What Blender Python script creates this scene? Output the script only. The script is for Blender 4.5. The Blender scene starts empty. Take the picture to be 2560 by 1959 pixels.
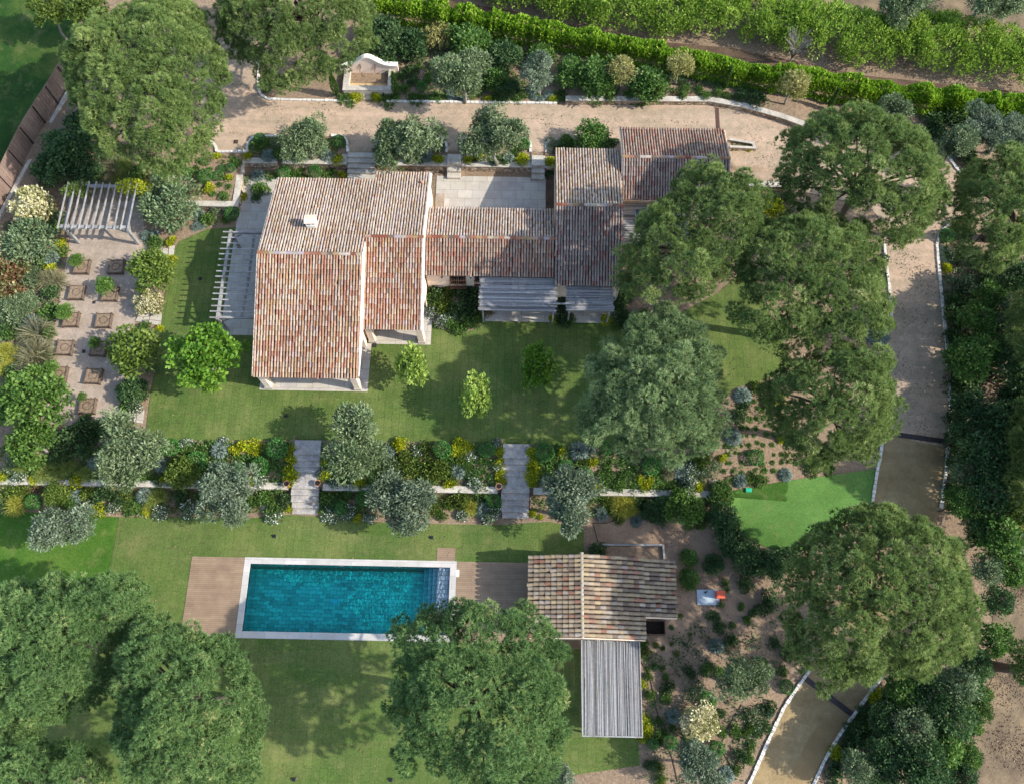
import bpy, bmesh, math, random
import numpy as np
from mathutils import Vector, geometry
# ------------------------------------------------------------------ camera, sky, sun, exposure
sc = bpy.context.scene
COL = sc.collection
TH, PSI, HC, FPX, K = math.radians(20.5), math.radians(1.1), 60.4, 2150.0, 2560/2196
CAM = (HC*math.tan(TH)*math.sin(PSI), -HC*math.tan(TH)*math.cos(PSI), HC)
cd = bpy.data.cameras.new("camera"); cam = bpy.data.objects.new("camera", cd); COL.objects.link(cam)
cam.location = CAM; cam.rotation_euler = (TH, 0, PSI)
cd.sensor_width = 36; cd.lens = 36*FPX/2560; cd.clip_end = 2000; cd.clip_start = 0.5
sc.camera = cam
SUN_EL, SUN_AZ = math.radians(36), math.radians(-10)
w = bpy.data.worlds.new("World"); sc.world = w; w.use_nodes = True
nt = w.node_tree; sky = nt.nodes.new("ShaderNodeTexSky"); sky.sky_type = 'NISHITA'; sky.sun_disc = False
sky.sun_elevation = SUN_EL; sky.sun_rotation = math.pi/2 - SUN_AZ
bg = nt.nodes["Background"]; bg.inputs[1].default_value = 0.15
nt.links.new(sky.outputs[0], bg.inputs[0])
sd = bpy.data.lights.new("sun", 'SUN'); sd.energy = 2.5; sd.angle = math.radians(0.6); sd.color = (1, .97, .91)
sun = bpy.data.objects.new("sun", sd); COL.objects.link(sun)
sv = Vector((math.cos(SUN_EL)*math.cos(SUN_AZ), math.cos(SUN_EL)*math.sin(SUN_AZ), math.sin(SUN_EL)))
sun.rotation_euler = sv.to_track_quat('Z', 'Y').to_euler(); sun.location = (60, -10, 60)
vs = sc.view_settings; vs.view_transform = 'Standard'; vs.look = 'None'; vs.gamma = 1; vs.exposure = 1.68
sc.cycles.max_bounces = 5; sc.cycles.transparent_max_bounces = 8; sc.cycles.diffuse_bounces = 3
sc.cycles.caustics_reflective = False; sc.cycles.caustics_refractive = False

rng = np.random.default_rng(7); random.seed(7)
PI = math.pi
# ------------------------------------------------------------------ from a place in the survey picture to a point on a level
def ray(u, v):
    a = (u*K-1280)/FPX; b = -(v*K-979.5)/FPX
    y = b*math.cos(TH)+math.sin(TH); z = b*math.sin(TH)-math.cos(TH)
    return (a*math.cos(PSI)-y*math.sin(PSI), a*math.sin(PSI)+y*math.cos(PSI), z)
def P(u, v, z=0.):
    d = ray(u, v); t = (z-CAM[2])/d[2]
    return np.array((CAM[0]+d[0]*t, CAM[1]+d[1]*t, z))
def ss(t): t = np.clip(t, 0, 1); return t*t*(3-2*t)
N_STAIRS = [(-13.95, -11.6), (-5.75, -4.55), (1.2, 2.35)]
S_STAIRS = [(-15.95, -13.85), (-.65, 1.45)]
def H(x, y):
    x = np.asarray(x, float); y = np.asarray(y, float)
    yw = np.where(x > -22.5, 19.55, 15.3)
    up = .65+.35*np.clip((y-yw)/(22-yw), 0, 1)+np.clip(y-26, 0, 16)*.06
    st = np.where(x > -29.3, np.clip((y-yw)/.2, 0, 1), ss((y-12.5)/9))
    m = up*st
    yl = np.interp(x, [4, 16, 19, 22, 24.5], [25.75, 25.9, 25.3, 24.3, 23.2])
    m = m+np.where((x > 4) & (x < 26), .45*np.clip((y-yl)/.2, 0, 1)*np.clip((31-y)/4, 0, 1)*np.clip((25.5-x)/2, 0, 1), 0)
    for a, b in N_STAIRS:
        m = np.where((x > a-.02) & (x < b+.02) & (y > 18) & (y < 22), np.clip((y-18.4)/2.1, 0, 1)*.98-.16*np.clip((21-y)*3, 0, 1), m)
    lo = -.7*np.clip((-4-y)/3.2, 0, 1)-.5*np.clip((-7.3-y)/.2, 0, 1)-.2*np.clip((-7.5-y)/1.8, 0, 1)
    for a, b in S_STAIRS:
        lo = np.where((x > a) & (x < b) & (y < -3.9) & (y > -9.1), lo-.25, lo)
    m = m+lo
    e = np.interp(y, [-90, -27, -19.7, -3.2, 4.4, 14, 22, 26, 42], [-7, -2.5, -1.9, -.5, .1, .6, 1.0, 1.0, 1.96])
    wgt = ss((x-14)/10.)*np.where((x < 26) & (y > 21), 0, 1)
    return m*(1-wgt)+e*wgt
def h(x, y): return float(H(x, y))
def G(u, v, dz=0.):
    z = 0.
    for _ in range(4):
        p = P(u, v, z+dz); z = h(p[0], p[1])
    return np.array((p[0], p[1], z))
def mpp(p): return K*float(np.linalg.norm(np.array(p)-np.array(CAM)))/FPX*1.0
# ------------------------------------------------------------------ materials
def lin(c):
    c = np.array(c, float)/255
    return tuple(np.where(c <= .04045, c/12.92, ((c+.055)/1.055)**2.4))+(1.,)
class MT:
    def __init__(s, name):
        s.m = bpy.data.materials.new(name); s.m.use_nodes = True; s.t = s.m.node_tree; s.n = s.t.nodes; s.b = s.n["Principled BSDF"]
    def node(s, ty, **kw):
        n = s.n.new(ty)
        for k, v in kw.items(): setattr(n, k, v)
        return n
    def link(s, a, b): s.t.links.new(a, b)
    def pos(s, obj=False, scale=(1, 1, 1), rot=0):
        if obj: o = s.node("ShaderNodeTexCoord").outputs["Object"]
        else: o = s.node("ShaderNodeNewGeometry").outputs["Position"]
        mp = s.node("ShaderNodeMapping"); mp.inputs["Scale"].default_value = scale; mp.inputs["Rotation"].default_value = (0, 0, rot)
        s.link(o, mp.inputs[0]); return mp.outputs[0]
    def noise(s, vec, scale, det=4, rough=.6):
        n = s.node("ShaderNodeTexNoise"); n.inputs["Scale"].default_value = scale; n.inputs["Detail"].default_value = det; n.inputs["Roughness"].default_value = rough
        if vec is not None: s.link(vec, n.inputs["Vector"])
        return n.outputs["Fac"]
    def ramp(s, fac, stops, interp='LINEAR'):
        r = s.node("ShaderNodeValToRGB"); cr = r.color_ramp; cr.interpolation = interp
        while len(cr.elements) < len(stops): cr.elements.new(.5)
        for e, (p, c) in zip(cr.elements, stops): e.position = p; e.color = lin(c) if max(c) > 1 else tuple(c)+((1.,) if len(c) == 3 else ())
        s.link(fac, r.inputs[0]); return r.outputs[0]
    def mix(s, a, b, fac, mode='MIX'):
        n = s.node("ShaderNodeMix", data_type='RGBA', blend_type=mode)
        for sock, v in ((n.inputs[6], a), (n.inputs[7], b), (n.inputs[0], fac)):
            if hasattr(v, 'is_linked'): s.link(v, sock)
            elif isinstance(v, (int, float)): sock.default_value = v
            else: sock.default_value = lin(v)
        return n.outputs[2]
    def bump(s, hgt, st=.4, dist=.05):
        b = s.node("ShaderNodeBump"); b.inputs["Strength"].default_value = st; b.inputs["Distance"].default_value = dist
        s.link(hgt, b.inputs["Height"]); s.link(b.outputs[0], s.b.inputs["Normal"])
    def done(s, color, rough=.85, spec=.25):
        if hasattr(color, 'is_linked'): s.link(color, s.b.inputs["Base Color"])
        else: s.b.inputs["Base Color"].default_value = lin(color)
        s.b.inputs["Roughness"].default_value = rough; s.b.inputs["Specular IOR Level"].default_value = spec
        return s.m
def simple(name, c1, c2, scale=3, fine=25, rough=.85, bs=.3, obj=False, spec=.2, stretch=(1, 1, 1)):
    t = MT(name); v = t.pos(obj, stretch)
    a = t.noise(v, scale, 5); b = t.noise(v, fine, 3)
    c = t.mix(t.ramp(a, [(.3, c1), (.7, c2)]), t.ramp(b, [(.3, (70, 70, 70)), (.7, (190, 190, 190))]), .35, 'OVERLAY')
    t.bump(b, bs, .03)
    return t.done(c, rough, spec)
def grass(name, c1, c2, c3, seams=None, dry=None):
    t = MT(name); v = t.pos()
    a = t.noise(v, .22, 5, .65); f = t.noise(v, 9, 4, .7); g = t.noise(v, 40, 2, .8)
    c = t.ramp(a, [(.3, c1), (.5, c2), (.7, c3)])
    if dry:
        d = t.noise(t.pos(scale=(.35, 1.4, 1)), .5, 5, .7); c = t.mix(c, dry, t.ramp(d, [(.45, (0, 0, 0)), (.75, (160, 160, 160))]))
    c = t.mix(c, t.ramp(f, [(.3, (60, 60, 55)), (.7, (200, 200, 190))]), .45, 'OVERLAY')
    c = t.mix(c, t.ramp(g, [(.3, (70, 75, 60)), (.7, (190, 190, 180))]), .4, 'OVERLAY')
    wn = t.noise(v, .8, 7, .75); c = t.mix(c, (124, 114, 74), t.ramp(wn, [(.52, (0, 0, 0)), (.78, (190, 190, 190))]))
    if seams:
        br = t.node("ShaderNodeTexBrick"); br.inputs["Scale"].default_value = 1.; br.inputs["Brick Width"].default_value = 1.5
        br.inputs["Row Height"].default_value = .55; br.inputs["Mortar Size"].default_value = .018; br.inputs["Mortar Smooth"].default_value = .4
        br.inputs["Color1"].default_value = (.42, .42, .42, 1); br.inputs["Color2"].default_value = (.58, .58, .58, 1); br.inputs["Mortar"].default_value = (.14, .16, .12, 1)
        wv = t.node("ShaderNodeVectorMath", operation='ADD'); sc3 = t.node("ShaderNodeVectorMath", operation='SCALE'); sc3.inputs[3].default_value = .12
        nn = t.node("ShaderNodeTexNoise"); nn.inputs["Scale"].default_value = 1.2; t.link(v, nn.inputs["Vector"]); t.link(nn.outputs["Color"], sc3.inputs[0])
        mp = t.pos(rot=PI/2); t.link(mp, wv.inputs[0]); t.link(sc3.outputs[0], wv.inputs[1]); t.link(wv.outputs[0], br.inputs["Vector"])
        c = t.mix(c, br.outputs["Color"], seams, 'OVERLAY')
    t.bump(f, .5, .06)
    return t.done(c, .95, .1)
def leafmat(name, stops, var=.25, trans=.28, rough=.6, noise=0.):
    t = MT(name); at = t.node("ShaderNodeAttribute"); at.attribute_name = "tone"
    oi = t.node("ShaderNodeObjectInfo")
    c = t.ramp(at.outputs["Fac"], stops)
    hs = t.node("ShaderNodeHueSaturation"); mr = t.node("ShaderNodeMapRange"); mr.inputs[3].default_value = 1-var; mr.inputs[4].default_value = 1+var
    t.link(oi.outputs["Random"], mr.inputs[0]); t.link(mr.outputs[0], hs.inputs["Value"]); t.link(c, hs.inputs["Color"])
    t.done(hs.outputs[0], rough, .3)
    tr = t.node("ShaderNodeBsdfTranslucent"); t.link(hs.outputs[0], tr.inputs[0])
    mx = t.node("ShaderNodeMixShader"); mx.inputs[0].default_value = trans
    t.link(t.b.outputs[0], mx.inputs[1]); t.link(tr.outputs[0], mx.inputs[2]); t.link(mx.outputs[0], t.n["Material Output"].inputs[0])
    return t.m
# base colours are albedos written as sRGB bytes
M = {}
def soil():
    t = MT("soil"); v = t.pos()
    a = t.noise(v, .25, 5); f = t.noise(v, 6, 5, .7); g = t.noise(v, 30, 3)
    c = t.ramp(a, [(.3, (112, 94, 76)), (.5, (136, 114, 92)), (.7, (150, 128, 104))])
    # dry straw beyond the hedges
    sx = t.node("ShaderNodeSeparateXYZ"); t.link(v, sx.inputs[0])
    c = t.mix(c, t.ramp(f, [(.3, (78, 66, 54)), (.55, (136, 116, 94)), (.75, (178, 154, 122))]), .55)
    c = t.mix(c, t.ramp(g, [(.3, (60, 60, 60)), (.7, (200, 200, 200))]), .35, 'OVERLAY')
    t.bump(f, .7, .1); return t.done(c, .95, .1)
M['soil'] = soil()
M['mulch'] = simple("mulch", (70, 56, 44), (104, 84, 64), 1.2, 14, .95, .8)
M['drygrass_shade_tone'] = simple("dry_grass_shade_toned", (80, 68, 54), (138, 118, 90), .5, 9, .95, .7)  # leaf litter tone; the slope's dappled shade is darkened into this mottled colour
def gravelmat(name, cs, wet=False):
    t = MT(name); v = t.pos(); a = t.noise(v, .35, 5); f = t.noise(v, 8, 5, .75); g = t.noise(v, 45, 2)
    c = t.ramp(a, [(.25, cs[0]), (.5, cs[1]), (.75, cs[2])])
    tr = t.noise(t.pos(scale=(.06, 1.1, 1)), 1., 3, .6); pa = t.noise(v, 1.7, 6, .75)
    c = t.mix(c, t.ramp(tr, [(.35, (174, 172, 170)), (.65, (200, 200, 200))]), .6, 'OVERLAY'); c = t.mix(c, t.ramp(pa, [(.35, (168, 166, 163)), (.65, (206, 206, 206))]), .6, 'OVERLAY')
    c = t.mix(c, t.ramp(f, [(.3, (95, 92, 90)), (.7, (165, 165, 165))]), .5, 'OVERLAY')
    c = t.mix(c, t.ramp(g, [(.3, (85, 85, 85)), (.7, (175, 175, 175))]), .5, 'OVERLAY')
    t.bump(f, .5, .03); return t.done(c, .95, .1)
M['gravel'] = gravelmat("gravel", [(182, 162, 136), (192, 171, 144), (200, 180, 153)])
M['gravel2'] = gravelmat("garden_gravel", [(172, 154, 134), (184, 166, 146), (194, 177, 158)])
M['concrete'] = gravelmat("sand_concrete", [(150, 128, 92), (164, 142, 104), (176, 156, 120)])
M['lawn'] = grass("lawn", (74, 98, 46), (94, 110, 56), (118, 124, 72), seams=.5)
M['lawn_pool'] = grass("pool_lawn", (72, 98, 44), (90, 108, 54), (110, 120, 66), seams=.35, dry=(128, 120, 84))
M['lawn_green'] = grass("green_lawn", (58, 92, 30), (70, 104, 36), (92, 118, 48))
M['lawn_far'] = grass("neighbour_lawn", (34, 58, 24), (46, 76, 30), (84, 98, 46))
M['turf'] = grass("artificial_turf", (78, 112, 52), (90, 126, 62), (104, 138, 72))
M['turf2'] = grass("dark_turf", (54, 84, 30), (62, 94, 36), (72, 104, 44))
def slabmat(name, c1, c2, bw, bh, mort, msize=.012, rot=0, off=.5):
    t = MT(name); v = t.pos(rot=rot); br = t.node("ShaderNodeTexBrick"); t.link(v, br.inputs["Vector"])
    br.offset = off
    br.inputs["Scale"].default_value = 1; br.inputs["Brick Width"].default_value = bw; br.inputs["Row Height"].default_value = bh; br.inputs["Mortar Size"].default_value = msize
    br.inputs["Color1"].default_value = lin(c1); br.inputs["Color2"].default_value = lin(c2); br.inputs["Mortar"].default_value = lin(mort)
    n = t.noise(v, 1.3, 5); f = t.noise(v, 18, 3)
    c = t.mix(br.outputs["Color"], t.ramp(n, [(.3, (105, 102, 98)), (.7, (160, 158, 155))]), .55, 'OVERLAY')
    c = t.mix(c, t.ramp(f, [(.3, (105, 105, 105)), (.7, (150, 150, 150))]), .4, 'OVERLAY')
    t.bump(f, .15, .01); return t.done(c, .7, .3)
M['patio'] = slabmat("patio_stone", (196, 190, 180), (206, 200, 190), 1.2, .8, (150, 140, 130))
M['cap'] = simple("cap_stone", (152, 143, 128), (190, 181, 165), 1.5, 12, .9, .4)
M['coping'] = slabmat("coping_stone", (200, 196, 190), (208, 204, 198), 1.6, .9, (160, 156, 150), .008)
M['deck'] = slabmat("deck_wood", (158, 132, 106), (170, 144, 116), 2.6, .14, (120, 94, 72), .008)
def rubble(name, cols, mort):
    t = MT(name); v = t.pos(); vo = t.node("ShaderNodeTexVoronoi"); vo.inputs["Scale"].default_value = 5.; t.link(v, vo.inputs["Vector"])
    sx = t.node("ShaderNodeSeparateColor"); t.link(vo.outputs["Color"], sx.inputs[0])
    ve = t.node("ShaderNodeTexVoronoi", feature='DISTANCE_TO_EDGE'); ve.inputs["Scale"].default_value = 5.; t.link(v, ve.inputs["Vector"])
    c = t.ramp(sx.outputs[0], [(.1, cols[0]), (.5, cols[1]), (.9, cols[2])])
    c = t.mix(mort, c, t.ramp(ve.outputs[0], [(.02, (0, 0, 0)), (.09, (255, 255, 255))]))
    t.bump(ve.outputs[0], .8, .08); return t.done(c, .9, .2)
M['rubble'] = rubble("rubble_stone", [(120, 100, 80), (156, 134, 108), (190, 172, 146)], (96, 84, 70))
def stepmat():
    t = MT("weathered_step_stone"); v = t.pos(); a = t.noise(v, 1.4, 5, .7); f = t.noise(v, 9, 4, .7); g = t.noise(t.pos(scale=(1, 1.6, 1)), 1.1, 4)
    c = t.ramp(a, [(.3, (128, 124, 120)), (.5, (164, 156, 146)), (.7, (188, 178, 164))]); c = t.mix(c, (180, 134, 94), t.ramp(g, [(.55, (0, 0, 0)), (.72, (150, 150, 150))]))
    c = t.mix(c, t.ramp(f, [(.3, (80, 80, 80)), (.7, (180, 180, 180))]), .5, 'OVERLAY'); t.bump(f, .6, .05); return t.done(c, .9, .2)
M['stepstone'] = stepmat()
M['stepgrey'] = slabmat("pool_step_stone", (200, 204, 206), (222, 224, 226), .5, .32, (120, 130, 140), .014)
M['edging'] = simple("edging_stone", (180, 174, 162), (214, 208, 196), 2., 14, .9, .5)
M['plaster'] = simple("plaster", (214, 194, 176), (226, 208, 190), .8, 20, .95, .15)
M['plaster_warm'] = simple("warm_plaster", (206, 184, 158), (220, 200, 174), .8, 20, .95, .15)
M['white'] = simple("white_stone", (208, 200, 186), (226, 220, 206), 1., 18, .9, .2)
M['oldwood'] = simple("grey_weathered_wood", (116, 112, 108), (160, 156, 150), 1.5, 16, .9, .4, stretch=(1, 1, 1))
M['cane'] = None
M['darkwood'] = simple("dark_wood", (72, 58, 46), (104, 86, 70), 3, 24, .85, .4)
M['planter'] = simple("woven_chestnut", (76, 62, 52), (124, 106, 90), 4, 26, .9, .6)
M['fencewood'] = simple("fence_boards", (112, 92, 80), (140, 118, 104), 1, 14, .9, .4, stretch=(1, 1, .2))
M['black'] = simple("black_metal", (28, 28, 30), (40, 40, 42), 3, 20, .5, .1, spec=.4)
M['drain'] = simple("drain_grate", (44, 40, 42), (70, 60, 58), 3, 22, .6, .3)
M['rust'] = simple("rusty_drain", (70, 50, 44), (96, 70, 60), 3, 22, .7, .3)
M['iron'] = simple("wrought_iron", (72, 50, 38), (92, 66, 50), 4, 30, .6, .1)
M['bark'] = simple("bark", (72, 60, 52), (108, 94, 82), 2.5, 14, .95, .9, obj=True, stretch=(1, 1, .3))
M['bark2'] = simple("grey_bark", (110, 102, 94), (150, 142, 132), 2.5, 14, .95, .8, obj=True, stretch=(1, 1, .3))
M['terracotta'] = simple("terracotta", (150, 104, 80), (178, 130, 102), 3, 20, .9, .2)
M['orange'] = simple("orange_plastic", (200, 84, 52), (214, 96, 62), 3, 20, .5, .05, spec=.4)
M['greenbox'] = simple("green_plastic", (20, 150, 110), (26, 164, 122), 3, 20, .5, .05, spec=.4)
M['paleblue'] = simple("pale_blue_plastic", (150, 205, 225), (170, 220, 235), 3, 20, .5, .05)
M['sand'] = simple("wet_sand", (178, 150, 104), (196, 168, 122), 1.2, 10, .8, .1)
M['compost'] = simple("compost", (22, 20, 18), (44, 38, 34), 4, 16, .98, .9)
M['hose'] = simple("hose_rubber", (44, 34, 28), (60, 48, 40), 3, 20, .7, .1)
M['zinc'] = simple("grey_slab", (150, 160, 166), (172, 182, 186), 1, 14, .7, .1)
M['shutter'] = simple("brown_shutter", (88, 66, 56), (104, 80, 68), 3, 20, .7, .1)
t = MT("window_glass"); M['glass'] = t.done((20, 30, 36), .08, .6)
def canemat():
    t = MT("cane_stick"); at = t.node("ShaderNodeAttribute"); at.attribute_name = "tone"; v = t.pos(); n = t.noise(v, 6, 3)
    c = t.ramp(at.outputs["Fac"], [(0, (84, 80, 78)), (.3, (124, 121, 118)), (.6, (150, 148, 145)), (1, (178, 175, 171))])
    c = t.mix(c, t.ramp(n, [(.3, (90, 88, 86)), (.7, (160, 158, 156))]), .4, 'OVERLAY'); return t.done(c, .85, .2)
M['cane'] = canemat()
def tilemat():
    t = MT("roof_tile"); at = t.node("ShaderNodeAttribute"); at.attribute_name = "tint"; v = t.pos()
    n = t.noise(v, 5, 5, .7); l = t.noise(v, 1.1, 6, .75)
    c = t.mix(at.outputs["Color"], t.ramp(n, [(.3, (80, 78, 76)), (.7, (165, 162, 158))]), .45, 'OVERLAY')
    c = t.mix(c, (92, 82, 76), t.ramp(t.noise(v, 9, 4, .8), [(.64, (0, 0, 0)), (.85, (110, 110, 110))]))
    c = t.mix(c, (74, 66, 60), t.ramp(t.noise(v, .9, 6, .8), [(.56, (0, 0, 0)), (.75, (165, 165, 165))])); t.bump(n, .3, .02); return t.done(c, .9, .15)
M['tile'] = tilemat()
# foliage
L_ = leafmat
M['pine'] = L_("pine_needles", [(0, (66, 86, 44)), (.5, (108, 129, 66)), (.85, (146, 160, 90)), (1, (174, 176, 118))], .06, .34)
M['pine_blue'] = L_("blue_pine_needles", [(0, (74, 96, 60)), (.5, (114, 134, 84)), (.85, (150, 167, 112)), (1, (178, 186, 134))], .06, .34)
M['pine_green'] = L_("green_pine_needles", [(0, (70, 98, 54)), (.5, (102, 132, 74)), (.85, (138, 161, 96)), (1, (180, 178, 118))], .06, .34)
M['olive'] = L_("olive_leaves", [(0, (60, 78, 46)), (.5, (98, 114, 74)), (1, (146, 156, 114))], .12, .25)
M['olive_grey'] = L_("grey_olive_leaves", [(0, (64, 80, 56)), (.5, (102, 117, 88)), (1, (148, 158, 130))], .1, .25)
M['lime'] = L_("lime_green_leaves", [(0, (58, 92, 22)), (.5, (90, 128, 32)), (1, (134, 164, 58))], .08, .4)
M['young'] = L_("pale_young_leaves", [(0, (92, 116, 44)), (.5, (138, 160, 68)), (1, (180, 192, 102))], .12, .4)
M['green'] = L_("green_leaves", [(0, (50, 80, 34)), (.5, (78, 110, 46)), (1, (120, 146, 70))], .2, .35)
M['bright'] = L_("bright_green_leaves", [(0, (60, 92, 32)), (.5, (90, 122, 48)), (1, (136, 160, 80))], .14, .4)
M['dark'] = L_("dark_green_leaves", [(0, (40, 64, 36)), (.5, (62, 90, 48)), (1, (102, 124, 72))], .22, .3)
M['bronze'] = L_("olive_bronze_leaves", [(0, (66, 84, 30)), (.5, (92, 113, 42)), (1, (130, 142, 66))], .16, .35)
M['ball'] = L_("clipped_leaves", [(0, (42, 84, 36)), (.5, (66, 112, 48)), (1, (104, 146, 72))], .18, .3)
M['yellow'] = L_("yellow_flowers", [(0, (72, 104, 30)), (.3, (124, 142, 32)), (.55, (182, 182, 30)), (1, (206, 202, 54))], .1, .35)
M['silver'] = L_("silver_leaves", [(0, (82, 100, 86)), (.5, (114, 130, 116)), (1, (150, 162, 150))], .12, .2)
M['whitefl'] = L_("white_flowering_leaves", [(0, (64, 84, 48)), (.5, (96, 116, 72)), (.75, (124, 140, 100)), (.8, (222, 222, 216)), (1, (236, 236, 230))], .1, .3)
M['tuss'] = L_("grass_blades", [(0, (88, 108, 44)), (.5, (124, 138, 66)), (1, (168, 170, 96))], .16, .35)
M['tuss_y'] = L_("yellow_grass_blades", [(0, (126, 130, 44)), (.5, (166, 164, 66)), (1, (196, 192, 96))], .1, .35)
M['tuss_p'] = L_("straw_grass_blades", [(0, (104, 104, 70)), (.5, (130, 126, 92)), (1, (166, 158, 124))], .1, .35)
M['laurel'] = L_("laurel_leaves", [(0, (70, 98, 30)), (.5, (116, 144, 46)), (1, (166, 182, 84))], .1, .4)
M['ivy'] = L_("ivy_leaves", [(0, (66, 102, 22)), (.5, (110, 146, 32)), (1, (166, 188, 62))], .1, .4)
M['cream'] = L_("cream_flower_heads", [(0, (104, 110, 62)), (.4, (150, 148, 92)), (.6, (206, 196, 156)), (1, (226, 216, 182))], .1, .3)
M['redleaf'] = L_("reddish_leaves", [(0, (84, 66, 42)), (.4, (126, 84, 58)), (.65, (96, 108, 56)), (1, (176, 164, 124))], .12, .3)
M['brownleaf'] = L_("brownish_green_leaves", [(0, (104, 104, 54)), (.5, (142, 138, 78)), (1, (176, 166, 106))], .12, .35)
M['greygreen'] = L_("grey_green_leaves", [(0, (66, 84, 54)), (.5, (98, 116, 78)), (1, (138, 150, 108))], .14, .25)
# ------------------------------------------------------------------ objects
def mesh(name, V, F, mats=None, tone=None, tint=None, smooth=False):
    me = bpy.data.meshes.new(name); V = np.asarray(V, np.float32); F = np.asarray(F, np.int32); k = F.shape[1]
    me.vertices.add(len(V)); me.vertices.foreach_set("co", V.ravel())
    me.loops.add(F.size); me.loops.foreach_set("vertex_index", F.ravel())
    me.polygons.add(len(F)); me.polygons.foreach_set("loop_start", np.arange(0, F.size, k, dtype=np.int32)); me.polygons.foreach_set("loop_total", np.full(len(F), k, np.int32))
    if smooth: me.polygons.foreach_set("use_smooth", np.ones(len(F), bool))
    if tone is not None:
        a = me.attributes.new("tone", 'FLOAT', 'POINT'); a.data.foreach_set("value", np.asarray(tone, np.float32))
    if tint is not None:
        a = me.attributes.new("tint", 'FLOAT_COLOR', 'POINT'); a.data.foreach_set("color", np.asarray(tint, np.float32).ravel())
    me.update(calc_edges=True)
    if mats: me.materials.append(mats)
    return me
def ob(name, me, parent=None, label=None, cat=None, group=None, kind=None, loc=None):
    o = bpy.data.objects.new(name, me); COL.objects.link(o)
    if parent is not None: o.parent = parent
    if loc is not None: o.location = loc
    return tag(o, label, cat, group, kind)
def tag(o, label=None, cat=None, group=None, kind=None):
    if label: o["label"] = label
    if cat: o["category"] = cat
    if group: o["group"] = group
    if kind: o["kind"] = kind
    return o
def empty(name, loc, label, cat, group=None):
    return ob(name, None, None, label, cat, group, None, tuple(loc))
class MB:
    """collects solids of one part, in coordinates relative to org"""
    def __init__(s, org=(0, 0, 0)): s.v = []; s.f = []; s.o = np.array(org, float); s.tn = []
    def add(s, V, F, tone=.5):
        b = len(s.v); s.v += [tuple(np.array(p)-s.o) for p in V]; s.f += [tuple(b+i for i in f) for f in F]; s.tn += [tone]*len(V)
    def box(s, x0, x1, y0, y1, z0, z1):
        s.add([(x0, y0, z0), (x1, y0, z0), (x1, y1, z0), (x0, y1, z0), (x0, y0, z1), (x1, y0, z1), (x1, y1, z1), (x0, y1, z1)],
              [(3, 2, 1, 0), (4, 5, 6, 7), (0, 1, 5, 4), (1, 2, 6, 5), (2, 3, 7, 6), (3, 0, 4, 7)]); return s
    def prism(s, poly, z0, z1):
        n = len(poly); s.add([(p[0], p[1], z0) for p in poly]+[(p[0], p[1], z1) for p in poly],
              [tuple(range(n-1, -1, -1)), tuple(range(n, 2*n))]+[(i, (i+1) % n, n+(i+1) % n, n+i) for i in range(n)]); return s
    def bar(s, a, b, wd, hg, up=(0, 0, 1)):
        a = Vector(a); b = Vector(b); d = (b-a).normalized(); u = Vector(up)
        if abs(d.dot(u)) > .95: u = Vector((1, 0, 0))
        r = d.cross(u).normalized(); u = r.cross(d)
        V = [p+r*sx*wd/2+u*sy*hg/2 for p in (a, b) for sx, sy in ((-1, -1), (1, -1), (1, 1), (-1, 1))]
        s.add([tuple(p) for p in V], [(0, 1, 2, 3), (7, 6, 5, 4), (0, 4, 5, 1), (1, 5, 6, 2), (2, 6, 7, 3), (3, 7, 4, 0)]); return s
    def tube(s, pts, rad, n=6, tone=.5):
        pts = [Vector(p) for p in pts]; rad = rad if hasattr(rad, '__len__') else [rad]*len(pts)
        V = []; F = []
        for i, p in enumerate(pts):
            d = (pts[min(i+1, len(pts)-1)]-pts[max(i-1, 0)]).normalized(); u = Vector((0, 0, 1)) if abs(d.z) < .9 else Vector((1, 0, 0))
            r = d.cross(u).normalized(); q = d.cross(r)
            V += [tuple(p+(r*math.cos(2*PI*k/n)+q*math.sin(2*PI*k/n))*rad[i]) for k in range(n)]
        for i in range(len(pts)-1):
            F += [(i*n+k, i*n+(k+1) % n, (i+1)*n+(k+1) % n, (i+1)*n+k) for k in range(n)]
        F += [tuple(range(n-1, -1, -1)), tuple(range((len(pts)-1)*n, len(pts)*n))]
        s.add(V, F, tone); return s
    def mesh(s, name, mat, tone=False, smooth=False, bevel=0):
        me = bpy.data.meshes.new(name); me.from_pydata(s.v, [], s.f); me.update()
        bm = bmesh.new(); bm.from_mesh(me); bmesh.ops.recalc_face_normals(bm, faces=bm.faces)
        if bevel: bmesh.ops.bevel(bm, geom=list(bm.edges), offset=bevel, segments=1, affect='EDGES')
        bm.to_mesh(me); bm.free()
        if tone: me.attributes.new("tone", 'FLOAT', 'POINT').data.foreach_set("value", np.array(s.tn, np.float32))
        if smooth: me.polygons.foreach_set("use_smooth", np.ones(len(me.polygons), bool))
        me.materials.append(mat); return me
    def part(s, name, mat, parent=None, **k):
        tg = {a: k.pop(a) for a in ('label', 'cat', 'group', 'kind') if a in k}
        return ob(name, s.mesh(name, mat, **k), parent, loc=tuple(s.o) if parent is None else None, **tg)
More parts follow.
